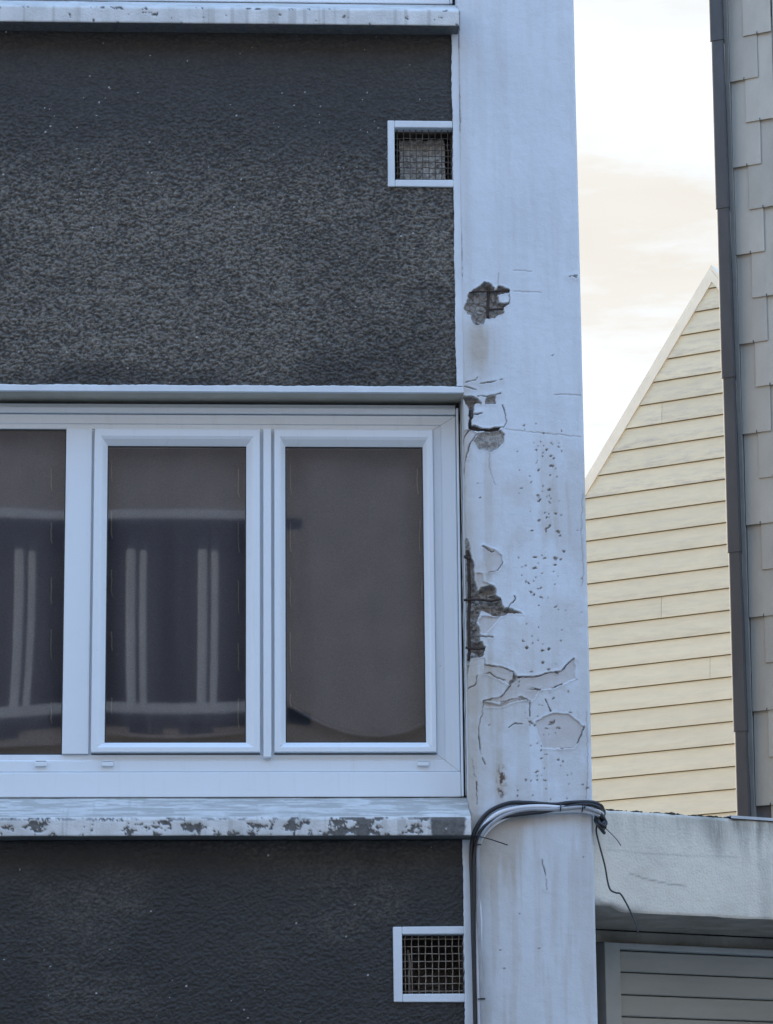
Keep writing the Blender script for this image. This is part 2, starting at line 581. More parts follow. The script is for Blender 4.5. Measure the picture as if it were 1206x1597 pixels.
# ------------------------------------------------------------------ apartment building
XL, XP0, XP1 = -40.0, 0.905, 1.347            # facade left end (unseen, lengthened to block the sun), pillar left and right edge
STO = 3.053                                   # storey height
B = thing('apartment_building', 'apartment building with dark roughcast panels, white window and crumbling white corner pillar', 'building')

bm = bmesh.new()
for z0, z1 in ((0.0, 3.22), (4.93, 6.28), (7.99, 9.2)):
    bx(bm, XL, 1.30, 0.22, 0.50, z0, z1)
bx(bm, 0.99, 1.30, 0.24, 0.50, 3.222, 4.928)
bx(bm, 0.99, 1.30, 0.24, 0.50, 6.282, 7.988)
bx(bm, XL, 1.30, 0.505, 4.2, 2.95, 3.2)
bx(bm, XL, 1.30, 0.505, 4.2, 4.95, 5.2)
bx(bm, XL, 1.30, 0.505, 4.2, 8.0, 8.2)
bx(bm, XL, XL + 0.25, 0.505, 4.2, 0, 9.2)
bx(bm, 1.05, 1.30, 0.505, 4.2, 0, 9.2)
bx(bm, XL + 0.25, 1.05, 3.9, 4.2, 0, 9.2)
for z0, z1 in ((0.13, 2.66), (2.93, 3.235), (4.93, 5.683), (5.947, 6.28)):
    bx(bm, -1.795, 0.90, 0.05, 0.215, z0, z1)
for z0, z1 in ((2.66, 2.93), (5.683, 5.947)):
    bx(bm, -1.795, 0.630, 0.05, 0.215, z0, z1)
obj('wall', bm, M['room'], B)
bm = box(XL, -1.80, 0.03, 0.216, 0.0, 9.199)  # unseen stretch, extended to keep sun off the house opposite
obj('facade_wall', bm, M['paint'], B)
bm = box(XL - 0.1, 1.40, -0.12, 4.3, 9.2, 9.42, 0.01)
obj('roof', bm, M['roofing'], B)

# --- dark roughcast panels: real relief
VENTS = [(0.635, 0.8795, 5.685, 5.945, 0.661, 0.874, 5.712, 5.919), (0.628, 0.8795, 2.662, 2.927, 0.659, 0.874, 2.690, 2.900)]

def roughcast(x0, x1, z0, z1, upper, seed):
    s = 0.003
    nx, nz = int((x1 - x0) / s) + 1, int((z1 - z0) / s) + 1
    X, Z = np.meshgrid(np.linspace(x0, x1, nx), np.linspace(z0, z1, nz))
    wx = X + 0.010 * (vn(X / 0.03, Z / 0.03, seed + 90) - 0.5)
    wz = Z + 0.010 * (vn(X / 0.03, Z / 0.03, seed + 91) - 0.5)
    d1, q1 = worley(wx / 0.0135, wz / 0.0100, seed)
    d2, q2 = worley(wx / 0.0072, wz / 0.0060, seed + 20)
    g1 = np.clip(1 - d1 * 1.15, 0, 1) ** 0.8 * (0.35 + 0.65 * q1)
    g2 = np.clip(1 - d2 * 1.15, 0, 1) ** 0.8 * (0.2 + 0.8 * q2)
    h = 0.80 * np.maximum(g1, 0.75 * g2) + 0.16 * g2 + 0.16 * vn(wx / 0.05, wz / 0.03, seed + 2)
    big = fbm(X / 0.45, Z / 0.30, seed + 5, 4)
    if upper:
        zt = (Z - z0) / (z1 - z0) + 0.22 * (big - 0.5)
        amp = 0.0042 + 0.0048 * (1 - sstep(0.50, 0.86, zt))
        dust = 0.12 + 0.88 * (1 - sstep(0.42, 0.80, zt)) * (0.62 + 0.5 * sstep(0.3, 0.62, big))
        dust = dust * (1 - 0.55 * (1 - sstep(0.0, 0.12, zt)))
    else:
        amp = 0.0052 + 0.002 * (big - 0.5)
        dust = 0.05 + 0.22 * sstep(0.5, 0.8, big)
    Y = 0.004 - amp * (h - 0.45) * 1.55
    Y += 0.004 * (fbm(X / 0.25, Z / 0.25, seed + 8, 3) - 0.5)
    dust = np.clip(dust * (0.22 + 0.95 * sstep(0.25, 0.75, h)), 0, 1)
    pw = np.exp(-((Z - (z0 + (z1 - z0) * (0.72 if upper else 0.35))) / (0.30 if upper else 0.4)) ** 2)
    sp = (_h(np.floor(X / 0.0045), np.floor(Z / 0.004), seed + 61) < (0.0003 + 0.0016 * pw * (big > 0.5) + 0.0004 * pw) * (1.0 if upper else 0.5)) * 1.0
    # ragged brushed edges against the white bands
    V = np.stack([X, Y, Z], -1).reshape(-1, 3)
    cxm, czm = (X[:-1, :-1] + X[1:, 1:]) / 2, (Z[:-1, :-1] + Z[1:, 1:]) / 2
    keep = np.ones(cxm.shape, bool)
    for (a0, a1, b0, b1, *_r) in VENTS:
        keep &= ~((cxm > a0 + 0.012) & (cxm < a1) & (czm > b0 + 0.012) & (czm < b1 - 0.012))
    npmesh('roughcast_panel', V, grid_faces(nz, nx, keep), M['rough'], B, True, {'dust': dust, 'speck': sp})

roughcast(-1.00, 0.8815, 4.9105, 6.30, True, 11)
roughcast(-1.00, 0.8815, 2.30, 3.235, False, 41)
obj('roughcast_panel', box(-1.75, -1.0005, 0.004, 0.049, 4.9115, 6.28), M['rough'], B)
obj('roughcast_panel', box(-1.75, -1.0005, 0.004, 0.049, 2.3005, 3.235), M['rough'], B)
obj('roughcast_panel', box(-1.75, 0.8815, 0.006, 0.21, 0.13, 2.30), M['rough'], B)
obj('roughcast_panel', box(-1.75, 0.8815, 0.006, 0.21, 7.96, 9.19), M['rough'], B)
# --- white painted edge bands, with a slightly wandering brushed edge
def band(name, x0, x1, z0, z1, y0, y1, wob='x', seed=0, mat='paint'):
    bm = bmesh.new()
    n = max(2, int(max(x1 - x0, z1 - z0) / 0.012))
    prev = None
    for k in range(n + 1):
        f = k / n
        r = random.Random(seed * 7919 + k)
        j = (r.random() - 0.5) * 0.0026 + 0.0012 * sin(k * 0.23 + seed)
        if wob == 'x':          # vertical band, wandering left edge
            z = z0 + (z1 - z0) * f
            c = [(x0 + j, y1, z), (x0 + j, y0 + 0.001, z), (x0 + j + 0.003, y0, z), (x1, y0, z), (x1, y1, z)]
        else:                   # horizontal band, wandering top edge
            x = x0 + (x1 - x0) * f
            c = [(x, y1, z1 + j), (x, y0 + 0.001, z1 + j), (x, y0, z1 + j - 0.003), (x, y0, z0), (x, y1, z0)]
        cur = [bm.verts.new(p) for p in c]
        if prev:
            for q in range(5):
                bm.faces.new((prev[q], prev[(q + 1) % 5], cur[(q + 1) % 5], cur[q]))
        else:
            bm.faces.new(cur)
        prev = cur
    bm.faces.new(prev)
    obj(name, bm, M[mat], B)

band('edge_band', 0.880, 0.9065, 4.9135, 6.292, -0.006, 0.05, 'x', 1)
band('edge_band', 0.879, 0.9065, 0.13, 3.236, -0.006, 0.05, 'x', 2)
band('lintel_band', -1.79, 0.9065, 4.888, 4.9115, -0.0075, 0.012, 'z', 3)
obj('soffit', box(-1.79, 0.9045, 0.0125, 0.235, 4.888, 4.925), M['soffit'], B)
band('lintel_band', -1.79, 0.9065, 4.888 + STO, 4.9115 + STO, -0.0075, 0.012, 'z', 4)
obj('soffit', box(-1.79, 0.9045, 0.0125, 0.235, 4.888 + STO, 4.925 + STO), M['soffit'], B)

# --- pillar front with spalls, cracks and rust -------------------------------------------------
PY = -0.011

def z2w(ox, oy, sc, pts, Y=PY):
    r = []
    for x, y in pts:
        q = on_plane(ox + x / sc, oy + y / sc, Y)
        r.append((q[0], q[2]))
    return r

A_ = lambda *p: z2w(680, 400, 4.638, p)
B_ = lambda *p: z2w(680, 700, 4.638, p)
C_ = lambda *p: z2w(680, 1000, 4.307, p)

holes = [  # polygon, depth
    (A_((205, 375), (235, 265), (290, 230), (345, 185), (405, 200), (430, 245), (450, 215), (500, 222), (530, 245), (530, 330), (490, 380), (490, 410), (430, 440), (360, 450), (345, 490), (290, 500), (260, 470), (250, 430), (215, 390)), 0.020),
    (A_((190, 1010), (270, 1005), (310, 1035), (335, 1070), (292, 1068), (275, 1100), (268, 1150), (258, 1245), (238, 1245), (238, 1100), (212, 1050)), 0.026),
    (A_((368, 1012), (434, 1008), (430, 1066), (358, 1066)), 0.012),
    (A_((250, 1218), (300, 1225), (345, 1245), (440, 1232), (485, 1230), (452, 1257), (400, 1270), (250, 1258)), 0.022),
    (A_((300, 1278), (380, 1270), (470, 1258), (500, 1290), (490, 1340), (450, 1390), (380, 1412), (310, 1395), (278, 1340)), 0.006),
    (B_((180, 640), (225, 645), (245, 690), (255, 770), (278, 830), (288, 980), (300, 1030), (340, 1000), (400, 985), (432, 1005), (435, 1050), (470, 1080), (482, 1130), (500, 1150), (560, 1160), (625, 1190), (540, 1190), (480, 1203), (420, 1213), (370, 1190), (325, 1170), (300, 1240), (318, 1330), (325, 1400), (358, 1430), (345, 1500), (250, 1520), (180, 1500)), 0.026),
    (C_((175, 0), (320, 0), (318, 60), (312, 98), (262, 90), (232, 120), (222, 152), (175, 150)), 0.016),
    (C_((520, 210), (548, 238), (540, 265), (495, 295), (490, 275), (515, 245)), 0.012),
    (C_((795, 200), (835, 200), (822, 216), (800, 214)), 0.007),
    (C_((625, 305), (660, 318), (705, 315), (708, 328), (665, 324)), 0.007),
    (C_((560, 372), (580, 368), (632, 405), (600, 395), (560, 392)), 0.007),
]
keeps = [A_((452, 275), (525, 262), (528, 325), (490, 340), (455, 330)), B_((340, 1190), (372, 1215), (345, 1240), (322, 1225))]
under = [  # lost paint layer, thin step
    (C_((670, 545), (720, 510), (800, 485), (890, 490), (940, 530), (995, 580), (970, 650), (930, 715), (830, 722), (720, 720), (690, 640)), 0.0030),
    (C_((318, 105), (340, 160), (450, 175), (520, 210), (550, 240), (680, 235), (740, 215), (840, 205), (880, 160), (930, 120), (935, 250), (850, 290), (780, 320), (700, 330), (640, 408), (570, 378), (440, 415), (320, 402), (440, 370), (500, 300), (400, 245), (330, 215)), 0.0030),
    (C_((318, 405), (420, 430), (500, 398), (575, 382), (600, 395), (520, 410), (430, 445), (330, 438)), 0.0040),
    (B_((340, 700), (430, 735), (470, 770), (482, 830), (450, 880), (375, 898), (345, 820)), 0.0022),
    (A_((200, 1260), (245, 1255), (300, 1280), (250, 1360), (225, 1470), (195, 1470)), 0.0020),
    (B_((290, 900), (340, 900), (345, 960), (410, 985), (330, 1005), (300, 1020)), 0.0030),
    (B_((330, 1210), (420, 1215), (470, 1215), (400, 1300), (350, 1340), (320, 1330), (310, 1250)), 0.0030),
]
cracks = [
    A_((325, 922), (400, 908), (480, 890)), A_((210, 945), (290, 960)), A_((215, 908), (290, 893), (302, 875)),
    A_((300, 1008), (370, 1010), (430, 1003), (470, 988)), A_((485, 1240), (510, 1200), (500, 1130), (480, 1075)),
    A_((242, 1255), (205, 1310), (190, 1410)), A_((292, 1288), (245, 1360), (215, 1470), (203, 1560)),
    A_((965, 147), (1000, 145), (1022, 138)), A_((1000, 145), (1022, 152)), A_((265, 1140), (300, 1142), (330, 1130)),
    B_((400, 745), (440, 738), (472, 770), (482, 830), (450, 880), (375, 898)), B_((565, 1065), (575, 1090), (520, 1148)),
    B_((335, 705), (375, 720), (400, 745)), B_((320, 1355), (410, 1362)),
    C_((340, 160), (450, 175), (520, 208)), C_((550, 242), (680, 236), (740, 215), (800, 206), (840, 205), (880, 160), (928, 120)),
    C_((330, 218), (362, 210), (405, 245), (470, 262)), C_((500, 298), (440, 370), (320, 400), (312, 490), (290, 570), (290, 650), (298, 742), (330, 830)),
    C_((440, 410), (500, 395), (570, 380)), C_((630, 405), (632, 505)), C_((735, 390), (770, 470)),
    C_((995, 580), (970, 650), (930, 716), (830, 722)), C_((200, 325), (268, 290), (280, 230)), C_((205, 290), (212, 200), (225, 150)),
    C_((240, 790), (275, 970), (276, 1100)), C_((490, 580), (530, 550), (590, 560)), C_((630, 320), (700, 324)), C_((780, 320), (850, 288)),
    z2w(560, 1230, 3.174, [(905, 350), (925, 430), (930, 500)]), z2w(560, 0, 3.174, [(465, 622), (490, 618)]),
    z2w(560, 0, 3.174, [(495, 60), (492, 300), (500, 560), (497, 900), (508, 1200), (510, 1400)]),
]
seams = [A_((500, 1245), (650, 1268), (800, 1282), (1045, 1305)), A_((860, 1000), (1045, 1003)), A_((560, 100), (690, 108)), A_((560, 250), (760, 262)),
         B_((1060, 330), (1052, 600), (1068, 900), (1055, 1000)), B_((385, 20), (390, 150), (430, 260)), A_((450, 120), (450, 220)), C_((1010, 480), (1022, 900), (1010, 1060))]
chips = [(a[0], r) for a, r in [(A_((640, 1220)), 2.6), (A_((725, 1210)), 1.6), (A_((910, 1265)), 1.4), (A_((780, 1368)), 2.0), (A_((802, 1397)), 2.6), (A_((775, 1420)), 1.6), (A_((840, 1357)), 1.3), (A_((885, 1375)), 1.3), (A_((830, 1445)), 2.0), (A_((850, 1460)), 1.4), (A_((725, 1400)), 1.3), (A_((845, 715)), 1.5), (A_((1015, 140)), 1.6)]]
for x, y, r in [(800, 10, 2.4), (830, 55, 1.8), (725, 100, 1.5), (838, 125, 4.2), (745, 152, 2.0), (830, 190, 1.6), (682, 195, 1.6), (818, 295, 2.2), (740, 340, 2.0), (822, 340, 2.2), (750, 375, 2.0), (825, 388, 2.4), (790, 462, 1.5), (868, 470, 2.0), (800, 495, 1.8), (745, 518, 2.0), (695, 592, 2.4), (805, 575, 2.6), (825, 556, 2.2), (800, 598, 1.8), (885, 600, 2.6), (897, 628, 2.2), (600, 788, 2.4), (720, 786, 2.3), (790, 790, 2.0), (765, 770, 1.5), (862, 792, 2.4), (905, 800, 2.2), (650, 845, 2.4), (715, 862, 2.2), (865, 840, 2.2), (620, 915, 1.2), (652, 960, 1.8), (672, 972, 1.5), (760, 1008, 1.6), (690, 1035, 2.4), (708, 1055, 2.0), (760, 1075, 1.7), (805, 1078, 1.5), (865, 1142, 2.0), (630, 1392, 1.7), (700, 1405, 1.6), (740, 1385, 1.6), (660, 1437, 2.4), (772, 1457, 2.0), (816, 1450, 2.3), (320, 350, 1.4), (615, 285, 1.2), (690, 245, 1.1), (775, 270, 1.2), (1058, 940, 1.6), (1095, 1365, 1.6), (925, 742, 1.5), (850, 890, 1.3), (305, 250, 1.1)]:
    chips.append((B_((x, y))[0], r))
for x, y, r in [(640, 548, 2.6), (665, 566, 2.3), (780, 550, 3.6), (745, 585, 2.4), (812, 588, 1.7), (832, 586, 1.6), (720, 145, 2.2), (640, 205, 1.8), (610, 45, 2.0), (715, 62, 1.8), (760, 52, 2.2), (705, 735, 1.5), (710, 790, 2.4), (820, 798, 1.4), (852, 806, 1.6), (680, 878, 2.0), (600, 932, 2.0), (640, 940, 1.7), (680, 934, 1.8), (730, 935, 1.5), (550, 1005, 1.4), (550, 1040, 1.6), (760, 192, 1.8), (555, 300, 1.5), (905, 478, 2.0), (770, 466, 2.0), (985, 965, 2.0), (1020, 985, 1.6), (360, 562, 1.2), (560, 270, 1.4), (790, 385, 1.3)]:
    chips.append((C_((x, y))[0], r))
for x, y, r in [(700, 800, 1.5), (720, 890, 1.5), (893, 790, 1.4), (795, 620, 1.1), (1110, 340, 1.0)]:
    chips.append((z2w(560, 1230, 3.174, [(x, y)])[0], r))

PZ0, PZ1 = 2.45, 6.62
s = 0.0025
nx, nz = int((XP1 - XP0) / s) + 1, int((PZ1 - PZ0) / s) + 1
X, Z = np.meshgrid(np.linspace(XP0, XP1, nx), np.linspace(PZ0, PZ1, nz))
wX = X + 0.013 * (fbm(X / 0.02, Z / 0.02, 201, 4, 0.7) - 0.5)
wZ = Z + 0.013 * (fbm(X / 0.02, Z / 0.02, 207, 4, 0.7) - 0.5)
cXw = X + 0.006 * (fbm(X / 0.012, Z / 0.012, 211, 2) - 0.5)
cZw = Z + 0.006 * (fbm(X / 0.012, Z / 0.012, 213, 2) - 0.5)
Y = np.full(X.shape, PY)
Y += 0.004 * (fbm(X / 0.30, Z / 0.30, 221, 3) - 0.5) + 0.0012 * (fbm(X / 0.03, Z / 0.03, 223, 3) - 0.5)
exposed = np.zeros(X.shape); crack = np.zeros(X.shape); und = np.zeros(X.shape); grime = np.zeros(X.shape); rust = np.zeros(X.shape)

def win(pts, pad):
    p = np.asarray(pts)
    j0, j1 = np.searchsorted(Z[:, 0], (p[:, 1].min() - pad, p[:, 1].max() + pad))
    i0, i1 = np.searchsorted(X[0], (p[:, 0].min() - pad, p[:, 0].max() + pad))
    return slice(max(j0, 0), min(j1 + 1, nz)), slice(max(i0, 0), min(i1 + 1, nx))

for pts, dep in under:
    sl_ = win(pts, 0.03)
    d = poly_sd(cXw[sl_], cZw[sl_], pts)
    mk = sstep(0.0012, -0.0012, d)
    Y[sl_] += mk * dep
    und[sl_] = np.maximum(und[sl_], mk)
    lip = np.exp(-(np.maximum(d, 0) / 0.006) ** 2) * (d > 0)
    Y[sl_] -= lip * 0.0022
wk, wq = worley(X / 0.016 + fbm(X / .02, Z / .02, 233, 2), Z / 0.012, 235)
chunk = 0.55 * fbm(X / 0.04, Z / 0.026, 231, 4, 0.6) + 0.45 * (wq * 0.8 + 0.3 * np.clip(wk, 0, 1))
for pts, dep in holes:
    sl_ = win(pts, 0.04)
    d = poly_sd(wX[sl_], wZ[sl_], pts)
    for kp in keeps:
        d = np.maximum(d, -poly_sd(wX[sl_], wZ[sl_], kp))
    mk = sstep(0.0010, -0.0012, d)
    prof = sstep(0.001, -0.010, d)
    Y[sl_] += mk * dep * 1.1 * (0.35 + 0.65 * prof) * (0.35 + 1.25 * chunk[sl_])
    exposed[sl_] = np.maximum(exposed[sl_], mk)
    rim = np.exp(-((d - 0.002) / 0.004) ** 2)
    Y[sl_] -= 0.0015 * rim * (d > 0)
for pts in cracks:
    sl_ = win(pts, 0.03)
    d = line_d(cXw[sl_], cZw[sl_], pts)
    wdt = 0.0006 + 0.0020 * vn(X[sl_] / 0.03, Z[sl_] / 0.03, 301)
    mk = sstep(wdt + 0.0012, wdt - 0.0016, d)
    mk = mk * sstep(0.18, 0.42, fbm(X[sl_] / 0.03, Z[sl_] / 0.03, 307, 3))
    Y[sl_] += mk * 0.007
    crack[sl_] = np.maximum(crack[sl_], mk * (0.45 + 0.45 * vn(X[sl_] / 0.02, Z[sl_] / 0.02, 305)))
    side = np.exp(-(d / 0.014) ** 2)
    Y[sl_] -= 0.0016 * side * (1 - mk)
for pts in seams:
    sl_ = win(pts, 0.02)
    d = line_d(cXw[sl_], cZw[sl_], pts)
    mk = sstep(0.0034, 0.0004, d)
    Y[sl_] += mk * 0.0022
    crack[sl_] = np.maximum(crack[sl_], mk * 0.28)
pxm = 1 / 430.0
for (x, z), r in chips:
    r = r * pxm * (0.40 + 0.55 * _h(np.array([x * 3e4]), np.array([z * 2e4]), 3)[0])
    sl_ = win([(x, z)], r * 3 + 0.01)
    an = 0.75 + 0.6 * _h(np.array([x * 1e4]), np.array([z * 1e4]), 5)[0]
    wx2 = X[sl_] + 0.007 * (fbm(X[sl_] / 0.006, Z[sl_] / 0.006, 401, 2) - 0.5)
    wz2 = Z[sl_] + 0.007 * (fbm(X[sl_] / 0.006, Z[sl_] / 0.006, 403, 2) - 0.5)
    tl = (_h(np.array([x * 7e3]), np.array([z * 5e3]), 9)[0] - 0.5) * 1.6
    dx, dz = wx2 - x, wz2 - z
    d = np.hypot((dx * cos(tl) + dz * sin(tl)) / (1.35 * an), (dz * cos(tl) - dx * sin(tl)) * (1.15 * an)) - r
    mk = sstep(0.0016, -0.0010, d)
    Y[sl_] += mk * 0.005
    exposed[sl_] = np.maximum(exposed[sl_], mk)
# random extra pinholes in the flaking zone
rr = np.random.RandomState(5)
for k in range(80):
    x = 1.20 + rr.randn() * 0.055
    z = rr.uniform(3.35, 4.75)
    if not (XP0 + 0.02 < x < XP1 - 0.02):
        continue
    r = rr.uniform(0.0012, 0.0026)
    sl_ = win([(x, z)], 0.012)
    d = np.hypot(X[sl_] - x, (Z[sl_] - z) * rr.uniform(0.8, 1.4)) - r
    mk = sstep(0.0016, -0.0008, d)
    Y[sl_] += mk * 0.003
    exposed[sl_] = np.maximum(exposed[sl_], mk * 0.8)
# grime: dingy left side, streaks below the spalls, below the cables, rust spot
L = X - XP0
low = sstep(5.35, 4.7, Z)
grime += 0.55 * np.exp(-(L / 0.035) ** 2) * (0.35 + 0.65 * low) * (0.4 + fbm(X / 0.05, Z / 0.3, 501, 4))
grime += 0.30 * sstep(0.26, 0.02, L) * sstep(4.85, 4.4, Z) * fbm(X / 0.12, Z / 0.2, 505, 4)
for (px0, px1, py0, py1, a) in [(728, 772, 500, 640, 1.2), (742, 772, 1280, 1430, 1.0), (772, 812, 1275, 1420, 1.15), (728, 790, 1010, 1240, 0.3), (745, 785, 705, 830, 0.25)]:
    q0, q1 = on_plane(px0, py0, PY), on_plane(px1, py1, PY)
    cxx, hw = (q0[0] + q1[0]) / 2, (q1[0] - q0[0]) / 2
    f = np.exp(-((X - cxx) / hw) ** 2) * sstep(q0[2] + 0.02, q0[2] - 0.05, Z) * sstep(q1[2] - 0.02, q0[2] - 0.06, Z)
    grime += a * f * (0.35 + 0.9 * fbm(X / 0.018, Z / 0.12, 511, 4))
cz = on_plane(800, 1272, PY)[2]
grime += 0.55 * sstep(cz + 0.012, cz - 0.004, Z) * sstep(cz - 0.06, cz - 0.004, Z) * (0.4 + fbm(X / 0.05, Z / 0.03, 515, 3))
q = on_plane(782, 1220, PY)
f = np.exp(-((X - q[0]) / 0.012) ** 2 - ((Z - q[2]) / 0.045) ** 2)
rust = np.clip(f * 2.2 * sstep(0.42, 0.62, fbm(X / 0.010, Z / 0.014, 521, 3)), 0, 0.95)
grime += 0.5 * np.exp(-((X - q[0]) / 0.02) ** 2 - ((Z - q[2]) / 0.07) ** 2)
# rounded arrises
e = np.minimum(L, 1.0)
Y += 0.006 * np.clip(1 - L / 0.006, 0, 1) ** 2
RR = XP1 - X
edge_n = 0.006 + 0.006 * fbm(X * 0 + 1, Z / 0.05, 531, 4)
Y += 0.010 * np.clip(1 - RR / edge_n, 0, 1) ** 2
low2 = sstep(4.80, 4.60, Z)
grime += low2 * 0.30 * (0.3 + 0.7 * sstep(3.1, 3.6, Z)) * sstep(0.46, 0.66, fbm(X / 0.16, Z / 0.22, 541, 5, 0.6))
grime += 0.25 * sstep(0.52, 0.70, fbm(X / 0.03, Z / 0.5, 545, 4)) * (0.4 + 0.6 * low2)
grime += 0.16 * sstep(3.35, 3.25, Z)  # even warm tone low down, painted in for light bounced off the ground
grime = np.clip(grime * 0.95, 0, 0.9)
V = np.stack([X, Y, Z], -1).reshape(-1, 3)
F = grid_faces(nz, nx)
# side skirts reach back to the core
nV = len(V)
lft = np.arange(nz) * nx
rgt = lft + nx - 1
VB = np.concatenate([np.stack([X[:, 0], np.full(nz, 0.045), Z[:, 0]], -1), np.stack([X[:, -1], np.full(nz, 0.045), Z[:, -1]], -1)])
kk = np.arange(nz - 1)
FL = np.stack([nV + kk, lft[kk], lft[kk + 1], nV + kk + 1], -1)
FR = np.stack([rgt[kk], nV + nz + kk, nV + nz + kk + 1, rgt[kk + 1]], -1)
ex = lambda a: np.concatenate([a.ravel(), a[:, 0], a[:, -1]])
pil = npmesh('pillar', np.concatenate([V, VB]), np.concatenate([F, FL, FR]), M['pillar'], B, True,
             {'exposed': ex(exposed), 'crack': ex(crack), 'under': ex(und), 'grime': ex(grime), 'rust': ex(rust)})
bm = bmesh.new()
bx(bm, XP0, XP1, 0.043, 0.56, 0.0, 9.2)
bx(bm, XP0, XP1, PY, 0.0425, 0.13, PZ0 - 0.0005)
bx(bm, XP0, XP1, PY, 0.0425, PZ1 + 0.0005, 9.2)
obj('core', bm, M['paint'], pil)

def P3(px, py, Y):
    q = on_plane(px, py, Y)
    return Vector((q[0], q[1], q[2]))

for pts, r, Yb in [([(762, 449), (761.5, 470), (761, 496)], 0.0055, 0.000), ([(731, 456), (745, 455), (765, 454.5), (797, 453)], 0.0035, -0.006), ([(764, 483), (778, 482), (790, 481)], 0.0035, -0.005),
                   ([(729, 858), (731, 880), (732.5, 935), (731, 970), (732, 1012), (731, 1030)], 0.0062, -0.001),
                   ([(723, 936), (745, 935), (765, 937), (781, 934)], 0.0045, -0.008), ([(726, 1010), (742, 1012), (756, 1011)], 0.0045, -0.006), ([(724, 868), (734, 872)], 0.006, -0.006),
                   ([(733, 640), (732, 655), (733, 668)], 0.005, 0.0), ([(735, 669), (755, 670.5), (780, 668)], 0.0045, 0.0)]:
    bm = bmesh.new()
    path = smooth_path([P3(x, y, Yb) for x, y in pts], 6)
    path = [p + Vector((random.uniform(-1, 1), random.uniform(-1, 1), random.uniform(-1, 1))) * 0.0007 for p in path]
    tube(bm, path, r, 7)
    obj('rebar', bm, M['rebar'], pil, True)

